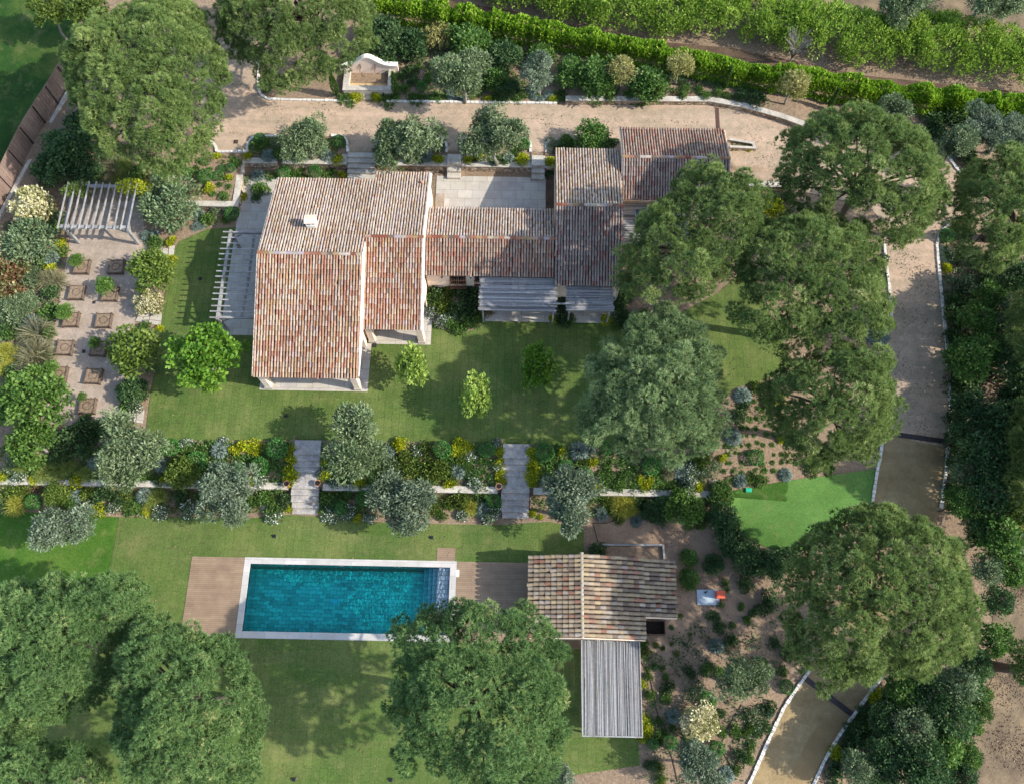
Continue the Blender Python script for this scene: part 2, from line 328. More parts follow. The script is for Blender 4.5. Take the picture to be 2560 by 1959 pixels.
# ------------------------------------------------------------------ ground
XB = [-22.55, -22.45, -29.35, -29.25, 14, 24, 4., 3.95, 26, 26.05]+[a+d for a, b in N_STAIRS+S_STAIRS for a in (a, b) for d in (-.04, 0, .04)]
YB = [19.55, 19.75, 15.3, 15.5, -4, -7.2, -7.3, -7.5, -9.3, 22, 26, 20.5, 18.4]
def axis(lo, hi, far, br, st=.6):
    a = list(np.arange(lo, hi, st))+br+[lo-far, lo-far/2, lo-far/5, hi+far/5, hi+far/2, hi+far]
    a = np.unique(np.round(a, 3)); return a
gx, gy = axis(-52, 52, 160, XB), axis(-36, 48, 160, YB)
X, Y = np.meshgrid(gx, gy); Z = H(X, Y)
POOL = (-18.35, -4.2, -17.62, -12.92)
nx = len(gx); idx = np.arange(nx*len(gy)).reshape(len(gy), nx)
F = np.stack([idx[:-1, :-1], idx[:-1, 1:], idx[1:, 1:], idx[1:, :-1]], -1).reshape(-1, 4)
cx = (X[:-1, :-1]+X[1:, 1:]).ravel()/2; cy = (Y[:-1, :-1]+Y[1:, 1:]).ravel()/2
Z = np.where((X > POOL[0]-.3) & (X < POOL[1]+.3) & (Y > POOL[2]-.2) & (Y < POOL[3]+.2), -3.6, Z)
ob("ground", mesh("ground", np.stack([X, Y, Z], -1).reshape(-1, 3), F, M['soil'], smooth=False), kind="structure")
def resample(poly, st):
    out = []
    for a, b in zip(poly, poly[1:]+poly[:1]):
        a = np.array(a[:2]); b = np.array(b[:2]); n = max(1, int(np.linalg.norm(b-a)/st)); out += [a+(b-a)*i/n for i in range(n)]
    return out
def inside(poly, x, y):
    poly = np.asarray(poly)[:, :2]; r = np.zeros(np.shape(x), bool); j = len(poly)-1
    for i in range(len(poly)):
        xi, yi = poly[i]; xj, yj = poly[j]
        r ^= ((yi > y) != (yj > y)) & (x < (xj-xi)*(y-yi)/((yj-yi) or 1e-9)+xi); j = i
    return r
def smoothpoly(poly, n=2):
    p = [np.array(q[:2]) for q in poly]
    for _ in range(n):
        p = [q for a, b in zip(p, p[1:]+p[:1]) for q in (a*.75+b*.25, a*.25+b*.75)]
    return p
def sheet(name, poly, mat, off=.03, st=.7, smooth=0, z=None, hole=None, **tg):
    """a thin laid surface that follows the ground"""
    poly = [np.array(q[:2]) for q in poly]
    if smooth: poly = smoothpoly(poly, smooth)
    b = resample(poly, st); A = np.array(b)
    xs = gx[(gx > A[:, 0].min()) & (gx < A[:, 0].max())]; ys = gy[(gy > A[:, 1].min()) & (gy < A[:, 1].max())]
    q = np.stack(np.meshgrid(xs, ys), -1).reshape(-1, 2); q = q[inside(b, q[:, 0], q[:, 1])]
    n = len(b); pts = [Vector(p) for p in b]+[Vector(p) for p in q]
    vo, eo, fo, *_ = geometry.delaunay_2d_cdt(pts, [(i, (i+1) % n) for i in range(n)], [], 1, 1e-4)
    if hole:
        q0, q1, q2, q3 = hole; fo = [f for f in fo if not (q0 < sum(vo[i].x for i in f)/3 < q1 and q2 < sum(vo[i].y for i in f)/3 < q3)]
    V = np.array([(p.x, p.y) for p in vo]); Zs = (H(V[:, 0], V[:, 1]) if z is None else np.full(len(V), z))+off
    me = mesh(name, np.column_stack([V, Zs]), np.array([f for f in fo if len(f) == 3]), mat)
    bm = bmesh.new(); bm.from_mesh(me)
    for f in bm.faces:
        if f.normal.z < 0: f.normal_flip()
    bm.to_mesh(me); bm.free()
    return ob(name, me, **tg)
def gp(pts, dz=0.): return [G(u, v, dz) for u, v in pts]
S = dict(kind="structure")
sheet("lawn", gp([(312, 938), (318, 880), (335, 770), (352, 640), (372, 540), (385, 518), (445, 492), (515, 487), (560, 520), (930, 640), (1330, 690), (1468, 668), (1540, 628), (1600, 575), (1660, 690), (1700, 785), (1640, 815), (1575, 832), (1530, 880), (1490, 962), (1260, 958), (1079, 951), (634, 945), (365, 944)]), M['lawn'], .03, **S)
sheet("pool_lawn", gp([(256, 1108), (420, 1107), (540, 1110), (620, 1103), (690, 1108), (780, 1118), (900, 1122), (1060, 1125), (1180, 1118), (1252, 1135), (1252, 1190), (1270, 1400), (1368, 1580), (1372, 1640), (1270, 1655), (1180, 1668), (1150, 1730), (1100, 1800), (-60, 1800), (-60, 1500), (222, 1300)]), M['lawn_pool'], .03, hole=(-18.7, -3.8, -17.9, -12.6), **S)
sheet("side_lawn", gp([(-70, 1098), (60, 1098), (170, 1103), (255, 1108), (221, 1300), (190, 1420), (-70, 1480)]), M['lawn_green'], .035, **S)
sheet("neighbour_lawn", gp([(-160, -60), (165, -60), (150, 160), (0, 395), (-160, 640)]), M['lawn_far'], .03, **S)
sheet("artificial_turf", gp([(1566, 1058), (1690, 1030), (1800, 1016), (1878, 1005), (1872, 1080), (1800, 1130), (1720, 1180), (1700, 1186), (1640, 1172), (1600, 1152), (1572, 1120)]), M['turf'], .06, **S)
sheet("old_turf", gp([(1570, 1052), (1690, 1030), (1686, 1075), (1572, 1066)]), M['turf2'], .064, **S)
# drive: upper court, bend and descent
DR = [(478, 60), (500, 98), (548, 112), (556, 150), (555, 195), (575, 214), (700, 218), (1000, 221), (1195, 223), (1195, 226), (1573, 219), (1647, 242), (1715, 270), (1800, 275), (1900, 275), (1985, 290), (2010, 310), (2037, 342), (2060, 372), (2072, 420), (2062, 462), (2034, 483), (2014, 500), (2008, 525), (2011, 560), (2022, 670), (2030, 745), (2035, 840), (2036, 902), (2033, 960)]
DL = [(1893, 930), (1885, 860), (1885, 740), (1911, 688), (1906, 615), (1900, 570), (1896, 525), (1895, 480), (1860, 440), (1780, 425), (1690, 405), (1565, 402), (1562, 330), (1330, 330), (1194, 329), (1138, 328), (1138, 310), (1128, 297), (1000, 296), (988, 308), (987, 328), (958, 328), (958, 310), (950, 298), (810, 302), (806, 328), (746, 328), (746, 308), (735, 293), (549, 294), (536, 305), (531, 328), (466, 327), (455, 305), (434, 290), (425, 250), (420, 150)]
sheet("drive", gp(DR)+gp(DL), M['gravel'], .035, **S)
sheet("lower_drive", gp([(1893, 933), (2033, 946), (2032, 960), (2027, 1015), (2017, 1090), (1995, 1180), (1965, 1290), (1930, 1380), (1893, 1446), (1864, 1485), (1830, 1532), (1797, 1578), (1767, 1630), (1740, 1690), (1690, 1800), (1560, 1800), (1610, 1672), (1647, 1587), (1680, 1517), (1710, 1472), (1735, 1437), (1790, 1340), (1830, 1220), (1862, 1100), (1870, 1075), (1880, 1010), (1888, 970)]), M['concrete'], .035, **S)
sheet("damp_patch", gp([(1790, 1528), (1815, 1545), (1775, 1610), (1730, 1690), (1690, 1760), (1650, 1760), (1700, 1650), (1745, 1560)]), simple("damp_concrete", (122, 100, 66), (138, 114, 78), .8, 14, .7, .1), .039, smooth=2, **S)
sheet("kitchen_garden_gravel", gp([(152, 505), (150, 470), (165, 440), (300, 430), (312, 500), (320, 524), (322, 560), (300, 640), (290, 690), (282, 760), (262, 850), (253, 915), (150, 913), (92, 905), (100, 830), (112, 740), (128, 640), (145, 545)]), M['gravel2'], .03, **S)
sheet("path", gp([(172, 395), (196, 362), (236, 334), (258, 330), (232, 362), (192, 402)]), M["cap"], .05, **S)
sheet("flower_bed", smoothpoly([G(*q) for q in [(915, 604), (918, 680), (945, 707), (985, 717), (1022, 707), (1040, 688), (1036, 600)]], 2), M['soil'], .045, **S)
sheet("mulch_path", gp([(890, -40), (960, 2), (1098, 24), (1185, 47), (1300, 70), (1435, 92), (1573, 104), (1747, 142), (1847, 162), (1972, 175), (2072, 186), (2260, 205), (2260, 250), (2150, 235), (1950, 213), (1750, 183), (1500, 143), (1250, 93), (1000, 48), (800, 14), (780, -40)]), M['mulch'], .03, **S)
sheet("dry_meadow", gp([(1560, -80), (1600, 5), (1660, 40), (1800, 60), (1900, 95), (2000, 70), (2110, 60), (2180, 110), (2400, 170), (2400, -80)]), M['drygrass_shade_tone'], .03, **S)
sheet("dry_slope", gp([(2196, 1180), (2140, 1250), (2125, 1350), (2140, 1430), (2110, 1490), (2090, 1570), (2080, 1640), (2040, 1720), (2060, 1850), (2400, 1850), (2400, 1180)]), M['drygrass_shade_tone'], .03, **S)
sheet("yard_dirt", gp([(1262, 1130), (1330, 1112), (1480, 1110), (1530, 1130), (1520, 1190), (1600, 1240), (1640, 1330), (1560, 1420), (1390, 1430), (1250, 1300)]), simple("trodden_earth", (124, 102, 82), (150, 126, 102), .7, 12, .95, .5), .028, smooth=2, **S)
# ------------------------------------------------------------------ paving, steps, walls
def slab(name, x0, x1, y0, y1, z1, mat, th=.3, **tg):
    b = MB(((x0+x1)/2, (y0+y1)/2, z1-th)); b.box(x0, x1, y0, y1, z1-th, z1); return b.part(name, mat, **tg)
slab("patio", -18.95, -10.83, -.2, 3.72, .05, M['patio'], **S)
slab("patio", -10.825, -6.65, 3.7, 8, .05, M['patio'], **S)
slab("patio", -22.55, -18.96, 4.24, 18.5, .05, M['patio'], **S)
slab("patio", -6.58, 2.43, 13.5, 18.92, .05, M['patio'], **S)
slab("patio", -2.2, 8.1, 5.78, 9, .05, M['patio'], **S)
slab("patio", -6.645, -6.3, 3.7, 8, .054, M['patio'], **S)
slab("gravel_strip", -6.58, -5.85, 15.9, 17.2, .06, M['gravel2'], **S)
slab("gravel_strip", -5.9, -4.5, 18.93, 19.3, .03, M['gravel2'], **S)
slab("gravel_strip", 2.44, 3.1, 14, 18.9, .02, M['mulch'], **S)
def stairs(name, x0, x1, y0, z0, dep, rise, n, mat, label, base=-.6, jit=0.):
    t = empty(name, ((x0+x1)/2, y0, z0), label, "stairs"); y = y0; z = z0
    for i, d in enumerate(dep):
        b = MB(((x0+x1)/2, y0, z0)); j = random.uniform(-jit, jit); k = random.uniform(-jit, jit)
        b.box(x0+j, x1+k, y-d-.03+random.uniform(-jit, jit)*.5, y, z-.45, z-.002*i); b.part("step", mat, t, bevel=.02); y -= d; z -= rise[i] if hasattr(rise, '__len__') else rise
    return t
stairs("garden_stairs", -13.92, -11.62, 20.42, .98, [.42, .4, .4, .4, .42, .5], .17, 6, M['cap'], "wide pale stone stairs from the gravel drive down to the house roof edge")
stairs("garden_stairs", -5.72, -4.58, 20.42, .98, [.95, .4, .45], [.4, .28, .2], 4, M['cap'], "narrow pale stone stairs down to the sunlit side of the courtyard")
stairs("garden_stairs", 1.23, 2.32, 20.42, .98, [.95, .4, .45], [.4, .28, .2], 4, M['cap'], "narrow pale stone stairs down to the shaded corner of the courtyard")
for x0, x1, lb in ((-15.9, -13.9, "weathered stone garden steps with orange tinged lower flight, nearer the left deck"), (-.6, 1.42, "grey stone garden steps beside the silver olive, leading down toward the pool house")):
    stairs("stone_steps", x0, x1, -4.05, .03, [1.05, .42, .42, .42, 1.2, .42, .42, .42, .42], [.13, .13, .13, .13, .22, .19, .19, .19, 0], 9, M['stepstone'], lb, jit=.05)
def wall(name, pts, zt, zb, th, label, capw=.5, cap='cap', body='rubble', capth=.09, cat="wall"):
    """rubble wall with a stone coping along a polyline; zt may be a list"""
    o = np.array((pts[0][0], pts[0][1], 0)); zt = zt if hasattr(zt, '__len__') else [zt]*len(pts); zb = zb if hasattr(zb, '__len__') else [zb]*len(pts)
    e = empty(name, o, label, cat)
    P2 = [np.array(p[:2], float) for p in pts]
    def off(i, wd):
        a = P2[i]-P2[i-1] if i > 0 else P2[1]-P2[0]; b = P2[i+1]-P2[i] if i < len(P2)-1 else a
        a = a/np.linalg.norm(a); b = b/np.linalg.norm(b); d = a+b; d /= np.linalg.norm(d); nr = np.array((-d[1], d[0])); s = wd/2/max(.5, float(nr @ np.array((-a[1], a[0])))); return P2[i]+nr*s, P2[i]-nr*s
    for nm, wd, top, bot, mt in (("wall_body", th, lambda i: zt[i]-capth, lambda i: zb[i], M[body]), ("coping", capw, lambda i: zt[i], lambda i: zt[i]-capth+.001, M[cap])):
        b = MB(o); V = []; F = []
        for i in range(len(P2)):
            l, r = off(i, wd); V += [(*l, bot(i)), (*r, bot(i)), (*r, top(i)), (*l, top(i))]
        for i in range(len(P2)-1):
            F += [(4*i+k, 4*i+(k+1) % 4, 4*i+4+(k+1) % 4, 4*i+4+k) for k in range(4)]
        F += [(0, 1, 2, 3), (4*len(P2)-1, 4*len(P2)-2, 4*len(P2)-3, 4*len(P2)-4)]
        b.add(V, F); b.part(nm, mt, e)
    return e
wall("retaining_wall", [(-19.3, 19.62), (-14.2, 19.62), (-14.2, 20.4)], .78, -.3, .42, "low rubble wall with pale coping behind the big tiled roof, left of the wide stairs")
wall("retaining_wall", [(-11.35, 20.4), (-11.35, 19.62), (-5.95, 19.62), (-5.95, 20.4)], .78, -.3, .42, "low rubble wall with pale coping between the wide stairs and the sunlit narrow stairs")
wall("retaining_wall", [(-4.33, 20.4), (-4.33, 19.62), (1.0, 19.62), (1.0, 20.4)], .78, -.3, .42, "low rubble wall with pale coping along the north side of the paved courtyard")
wall("retaining_wall", [(2.55, 20.4), (2.55, 19.62), (3.6, 19.62)], .78, -.3, .42, "short stub of rubble wall at the corner of the middle tiled roof and shaded stairs")
wall("retaining_wall", [(-27.2, 15.42), (-22.6, 15.42), (-22.6, 19.62), (-19.7, 19.62)], .8, -.3, .42, "stepped rubble wall with pale coping around the upper left planting bed")
wall("terrace_wall", [(-41, -7.4), (-30, -7.4), (-16.2, -7.4)], -.52, -1.6, .45, "long terrace wall overgrown by flowers, left of the west garden steps")
wall("terrace_wall", [(-13.6, -7.4), (-.9, -7.4)], -.52, -1.6, .45, "terrace wall with curved coping between the two flights of garden steps")
wall("terrace_wall", [(1.7, -7.4), (14.9, -7.4), (14.9, -5.2)], -.52, -1.7, .45, "terrace wall right of the east garden steps, turning back at its end")
q = [G(1195, 214), G(1400, 212), G(1573, 209), G(1620, 222), G(1660, 241), G(1712, 264)]
wall("retaining_wall", [(4.0, 25.75), (10, 25.82), (16, 25.9), (19, 25.3), (22, 24.3), (24.5, 23.2)], 1.55, .6, .42, "curved retaining wall with pale coping along the north side of the drive")
wall("retaining_wall", [G(1562, 321), G(1616, 324), G(1612, 313), G(1562, 304)], 1.35, .5, .16, "white edged triangular planter wall beside the garage roof", capw=.2)
wall("garden_wall", [G(1562, 404), G(1690, 402)], 1.05, .3, .3, "low pale coping at the drive edge below the garage corner")
# natural stone edging: one run of small blocks is one thing
def edging(pts, label, wd=.2):
    P2 = [np.array(p[:2]) for p in pts]; o = np.array((*P2[0], 0)); b = MB(o)
    for a, c in zip(P2, P2[1:]):
        L = np.linalg.norm(c-a); n = max(1, int(round(L/.36))); d = (c-a)/L
        for i in range(n):
            p = a+d*(i+.04)*L/n; q = a+d*(i+.94)*L/n; z = h(*p)+.12+random.uniform(-.02, .02); z2 = h(*q)+.12
            ww = wd*random.uniform(.85, 1.2)
            b.bar((*p, z-.12), (*q, z2-.12), ww, .3)
    return b.part("stone_edging", M['edging'], label=label, cat="edging")
edging(gp([(548, 118), (555, 150), (554, 190), (560, 205), (575, 214), (640, 216), (763, 218)]), "pale stone edging curving round the soil bed left of the fountain")
edging(gp([(829, 219), (1000, 221), (1195, 223)]), "straight pale stone edging right of the fountain along the drive")
edging(gp([(434, 291), (450, 300), (463, 315), (466, 327), (530, 328), (531, 312), (538, 299), (550, 293), (605, 293)]), "pale stone edging at the left end of the drive by the pine trunk")
edging(gp([(710, 292), (735, 293), (745, 305), (746, 328)]), "short curved stone edging left of the wide stairs")
edging(gp([(808, 328), (808, 312), (815, 303)]), "short stone edging at the right of the wide stairs")
edging(gp([(928, 296), (948, 297), (957, 308), (958, 328)]), "curved stone edging left of the sunlit narrow stairs")
edging(gp([(988, 328), (988, 308), (1000, 297), (1010, 296)]), "curved stone edging right of the sunlit narrow stairs")
edging(gp([(1118, 296), (1130, 299), (1138, 310), (1138, 328)]), "curved stone edging left of the shaded narrow stairs")
edging(gp([(1171, 328), (1171, 310), (1178, 302)]), "short stone edging right of the shaded narrow stairs")
edging(gp([(2008, 306), (2030, 335), (2058, 372)]), "pale stone edging on the outside of the drive bend at top right")
edging(gp([(2058, 470), (2034, 483), (2014, 500), (2008, 525), (2011, 560), (2022, 670), (2030, 745), (2035, 840), (2036, 902), (2033, 945), (2027, 1015), (2017, 1090)]), "long pale stone edging along the outer side of the descending drive")
edging(gp([(1896, 525), (1900, 570), (1906, 615), (1911, 688), (1890, 742)]), "pale stone edging on the inner side of the drive beside the pines")
edging(gp([(1892, 935), (1887, 980), (1880, 1010), (1870, 1078)]), "pale stone edging between bright turf and the wet lower drive")
edging(gp([(1893, 1446), (1864, 1485), (1830, 1532), (1797, 1578), (1767, 1630), (1740, 1690)]), "pale stone edging on the right of the lowest drive")
edging(gp([(1735, 1437), (1710, 1472), (1680, 1517), (1647, 1587), (1610, 1672), (1600, 1690)]), "pale stone edging on the left of the lowest drive")
def drainbar(a, b, wd, mat, label):
    a = np.array(a); b = np.array(b); m = (a+b)/2; q = MB(m); q.bar((*a[:2], a[2]+.03), (*b[:2], b[2]+.03), wd, .06); q.part("channel_drain", mat, label=label, cat="drain", group="channel drains across the drive")
drainbar(G(1537, 229), G(1540, 282), .3, M['rust'], "rust brown channel drain across the upper gravel drive")
drainbar(G(1893, 927), G(2033, 947), .38, M['drain'], "dark channel drain where gravel meets wet concrete")
drainbar(G(1727, 1454), G(1830, 1533), .38, M['drain'], "dark diagonal channel drain on the lowest drive")
def slabset(quads, label):
    q = [G(*p) for p in quads[0]]; o = np.mean(q, 0); e = empty("slab_path", o, label, "paving", "pale slab crossings beside the lawn")
    for qd in quads:
        p = [G(*c) for c in qd]; x = [a[0] for a in p]; y = [a[1] for a in p]; b = MB(o); b.prism([(a[0], a[1]) for a in p], o[2]-.1, o[2]+.06+random.uniform(0, .006)); b.part("slab", M['cap'], e)
def grid_quads(c, us, vs):
    (a, b, cc, d) = [np.array(k, float) for k in c]; out = []
    f = lambda s, t: (a*(1-s)+b*s)*(1-t)+(d*(1-s)+cc*s)*t
    for i in range(len(us)-1):
        v = vs[i % len(vs)]
        for j in range(len(v)-1):
            g = .02; s0, s1, t0, t1 = us[i]+g, us[i+1]-g, v[j]+g, v[j+1]-g
            out.append([f(s0, t0), f(s1, t0), f(s1, t1), f(s0, t1)])
    return out
slabset(grid_quads([(321, 527), (376, 527), (374, 550), (318, 545)], [0, .26, .52, .76, 1], [[0, 1], [0, .42, 1], [.3, 1], [0, 1]]), "pale slab path at the top corner of the lawn beside the trellis pergola")
slabset(grid_quads([(300, 671), (349, 671), (346, 700), (290, 689)], [0, .25, .5, 1], [[0, .5, 1], [0, .4, .7, 1], [0, .65, 1]]), "pale slab path between grey bush and bronze green tree")
slabset(grid_quads([(253, 879), (311, 879), (307, 908), (250, 900)], [0, .28, .6, .72, 1], [[0, .35, 1], [.3, 1], [0, 1], [0, .75, 1]]), "pale slab path at the bottom corner of the kitchen garden")
slabset([[(776, 202), (784, 202), (784, 214), (773, 214)], [(785.5, 202), (797, 202), (798, 214), (785.5, 214)]], "two pale slabs in front of the garden fountain")
# ------------------------------------------------------------------ roofs
PMEAN = {}
PAL_A = [((226, 206, 176), 5), ((232, 216, 196), 4), ((216, 180, 156), 4), ((196, 128, 98), 5), ((206, 146, 116), 4), ((206, 170, 120), 4), ((178, 106, 82), 3), ((150, 128, 112), 1.2), ((226, 206, 206), 2)]
PAL_N = [((226, 208, 180), 6), ((232, 218, 200), 5), ((220, 190, 168), 4), ((196, 140, 114), 2.2), ((206, 174, 128), 3), ((176, 154, 136), 2), ((222, 204, 200), 3)]
PAL_E = [((214, 192, 168), 4), ((200, 176, 154), 4), ((206, 146, 122), 3), ((180, 158, 144), 3), ((150, 130, 120), 2), ((186, 112, 92), 2.5), ((206, 190, 170), 3), ((196, 158, 122), 2)]
PAL_G = [((196, 182, 170), 5), ((180, 164, 154), 5), ((204, 190, 174), 3), ((150, 136, 130), 3), ((190, 134, 116), 2.2), ((176, 104, 90), 1.8), ((186, 172, 154), 2)]
PAL_P = [((206, 186, 152), 5), ((196, 174, 144), 5), ((214, 196, 164), 3), ((184, 164, 142), 3), ((210, 200, 186), 3), ((196, 132, 108), 2), ((138, 120, 110), 2), ((222, 200, 152), 1.5)]
def tiles(name, e0, e1, r0, r1, pal, parent, org, pitch=.21, course=.38, rad=.083, mat='tile', wide=False, cut=None, **k):
    """canal tiles: columns run from the ridge (r0-r1) to the eave (e0-e1)"""
    e0, e1, r0, r1 = [np.array(p, float) for p in (e0, e1, r0, r1)]
    W = np.linalg.norm(e1-e0); L = np.linalg.norm(r0-e0); ux = (e1-e0)/W; dn = (e0-r0)/L; nz = np.cross(ux, dn); nz = nz/np.linalg.norm(nz)
    if nz[2] < 0: nz = -nz
    nc = int(round(W/pitch)); m = int(round(L/course)); pw = W/nc; cl = L/m
    soft = .3 if wide else .45; mu = sum(np.array(lin(c)[:3])*k for c, k in pal)/sum(k for _, k in pal); cs = [np.array(lin(c)[:3])*(1-soft)+mu*soft for c, _ in pal]; ph_ = rng.uniform(0, 6, 4); wt = np.array([q for _, q in pal]); wt = wt/wt.sum()
    V = []; F = []; T = []; NS = 5; an = np.linspace(0, PI, NS+1)
    # under-sheet
    base = [r0-nz*.05, r1-nz*.05, e1-nz*.05, e0-nz*.05]
    th = [p-nz*.1 for p in base]
    if cut is None:
        V += base+th; F += [(0, 1, 2, 3), (7, 6, 5, 4), (0, 4, 5, 1), (1, 5, 6, 2), (2, 6, 7, 3), (3, 7, 4, 0)]; T += [lin((62, 46, 40))]*8
    for i in range(nc):
        cj = rng.normal(0, .006)
        for j in range(m):
            s0 = (i+.5)*pw; d0 = j*cl-.04; d1 = (j+1)*cl+.03
            if cut is not None and cut(s0, (d0+d1)/2): continue
            slip = rng.random() < .03; jit = rng.normal(0, .008); jj = rng.normal(0, .03 if slip else .008); d1 = d1+(.07 if slip else 0)
            pt_ = .5+.5*math.sin(s0*.9+ph_[0]+1.3*math.sin(d0*.7+ph_[1])); w2 = wt*(1+1.6*pt_*np.cos(np.arange(len(wt))*1.3+ph_[2])*.55); col = cs[rng.choice(len(cs), p=w2/w2.sum())]*np.array([1.04, 1., .97])*rng.uniform(.46, .6)*(.9+.16*pt_); b = len(V)
            sh = int(nc/2)
            for d, r, lift, xo in ((d0, rad*.86, .012, jit), (d1, rad*1.02, .03, jj)):
                c = r0+ux*(s0+cj+xo)+dn*d+nz*lift
                for a in an: V.append(c-ux*math.cos(a)*r+nz*math.sin(a)*r*1.1); T.append((*col, 1))
            for q in range(NS): F.append((b+q, b+q+1, b+NS+1+q+1, b+NS+1+q))
            # open mouth of the tile closed by mortar
            b2 = len(V)
            if j == m-1:
                c = r0+ux*(s0+cj)+dn*(d1-.02)+nz*.03
                ring = [c-ux*math.cos(a)*rad*.95+nz*math.sin(a)*rad*.8 for a in (0, PI/3, 2*PI/3, PI)]
                V += ring; T += [lin((84, 62, 52))]*4; F.append((b2, b2+1, b2+2, b2+3))
    return ob(name, mesh(name, np.array(V)-np.array(org), np.array(F), M[mat], tint=T), parent, **k)
def ridge(name, a, b, parent, org, rad=.13, pal=PAL_A, ln=.42):
    a = np.array(a, float); b = np.array(b, float); L = np.linalg.norm(b-a); n = int(L/ln); d = (b-a)/L; sx = np.cross(d, (0, 0, 1)); sx /= np.linalg.norm(sx); up = np.cross(sx, d)
    cs = [np.array(lin(c)[:3]) for c, _ in pal]; V = []; F = []; T = []
    for i in range(n):
        col = cs[rng.integers(len(cs))]*rng.uniform(.42, .55); bi = len(V)
        for s, r in ((i*L/n, rad*.92), ((i+1)*L/n+.02, rad*1.06)):
            for q in range(7):
                t = PI*q/6; V.append(a+d*s-sx*math.cos(t)*r+up*math.sin(t)*r*.8); T.append((*col, 1))
        F += [(bi+q, bi+q+1, bi+8+q, bi+7+q) for q in range(6)]
    return ob(name, mesh(name, np.array(V)-np.array(org), np.array(F), M['tile'], tint=T), parent)
def body(name, x0, x1, prof, mat, parent, org):
    """wall block: profile in (y,z) extruded along x"""
    n = len(prof); b = MB(org); b.add([(x0, y, z) for y, z in prof]+[(x1, y, z) for y, z in prof], [tuple(range(n)), tuple(range(2*n-1, n-1, -1))]+[(i, n+i, n+(i+1) % n, (i+1) % n) for i in range(n)])
    return b.part(name, mat, parent)
vo = np.array((-4., 10, 0))
villa = empty("villa", vo, "large stone villa with several red and cream tiled roofs above the lawn", "house")
def gable(nm, x0, x1, yN, zN, yR, zR, yS, zS, palN, palS, yNw=None, ySw=None, z0=-.3, mat='plaster', w0=.12, w1=.12, rd=True):
    tiles("roof", (x1, yN, zN), (x0, yN, zN), (x1, yR, zR), (x0, yR, zR), palN, villa, vo)
    tiles("roof", (x0, yS, zS), (x1, yS, zS), (x0, yR, zR), (x1, yR, zR), palS, villa, vo)
    if rd: ridge("ridge_tiles", (x0, yR, zR+.03), (x1, yR, zR+.03), villa, vo)
    yNw = yN-.35 if yNw is None else yNw; ySw = yS+.35 if ySw is None else ySw
    zn = zN+(zR-zN)*(yN-yNw)/(yN-yR)-.16; zs = zS+(zR-zS)*(ySw-yS)/(yR-yS)-.16
    return body("wall", x0+w0, x1-w1, [(ySw, z0), (yNw, z0), (yNw, zn), (yR, zR-.16), (ySw, zs)], M[mat], villa, vo)
gable("west", -18.65, -11.06, 16.2, 3.28, 8.4, 5.42, -.28, 2.9, PAL_N, PAL_A, ySw=3.4)
gable("mid", -11.05, -6.72, 17.05, 3.07, 10.2, 4.93, 3.62, 2.9, PAL_N, PAL_A, ySw=6.8, w0=.0, w1=.08)
gable("link", -6.7, 3.0, 13.95, 3.0, 10.85, 3.92, 8.1, 3.0, PAL_N, PAL_E, w0=0, w1=0)
gable("east", 3.02, 8.1, 19.4, 3.25, 13.2, 4.9, 7.44, 3.0, PAL_N, PAL_G, w0=.1, w1=.1)
gable("garage", 8.2, 16.5, 21.2, 3.6, 17.85, 4.52, 14.75, 3.4, PAL_E, PAL_G, w0=.15, w1=.15)
# verges and gable faces seen between the roofs
b = MB(vo); b.add([(-11.1, 10.2, 4.72), (-11.1, 3.62, 2.9), (-11.1, -.1, 2.82), (-11.1, 8.4, 5.36), (-10.98, 10.2, 4.72), (-10.98, 3.62, 2.9), (-10.98, -.1, 2.82), (-10.98, 8.4, 5.36)], [(0, 1, 2, 3), (7, 6, 5, 4), (0, 4, 5, 1), (1, 5, 6, 2), (2, 6, 7, 3), (3, 7, 4, 0)]); b.part("gable_wall", M['white'], villa)
b = MB(vo); b.bar((-6.68, 10.2, 4.92), (-6.68, 3.6, 2.95), .16, .16); b.bar((-6.68, 10.2, 4.92), (-6.68, 17.0, 3.1), .16, .16); b.part("verge", M['white'], villa)
b = MB(vo); b.bar((-18.62, 8.4, 5.38), (-18.62, -.25, 2.88), .14, .14); b.bar((-18.62, 8.4, 5.38), (-18.62, 16.2, 3.26), .14, .14); b.part("verge", M['plaster_warm'], villa)
b = MB(vo); b.bar((8.22, 17.85, 4.46), (8.22, 21.15, 3.55), .14, .14); b.bar((8.22, 17.85, 4.46), (8.22, 14.8, 3.38), .14, .14); b.bar((16.46, 17.85, 4.46), (16.46, 21.15, 3.55), .14, .14); b.bar((16.46, 17.85, 4.46), (16.46, 14.8, 3.38), .14, .14); b.part("verge", M['plaster_warm'], villa)
# porch columns and beams
def column(x, y, z1):
    b = MB(vo); b.box(x-.24, x+.24, y-.24, y+.24, .3, z1); c = b.part("column", M['plaster'], villa, bevel=.02)
    b = MB(vo); b.box(x-.29, x+.29, y-.29, y+.29, .05, .3); b.part("column_base", M['cap'], c, bevel=.02)
column(-18.25, .15, 2.75); column(-11.55, .15, 2.75); column(-6.98, 4.05, 2.75); column(-10.75, 4.05, 2.75)
b = MB(vo); b.box(-18.5, -11.3, -.02, .32, 2.42, 2.8); b.part("beam", M['plaster'], villa)
b = MB(vo); b.box(-10.98, -6.76, 3.88, 4.2, 2.42, 2.8); b.part("beam", M['plaster'], villa)
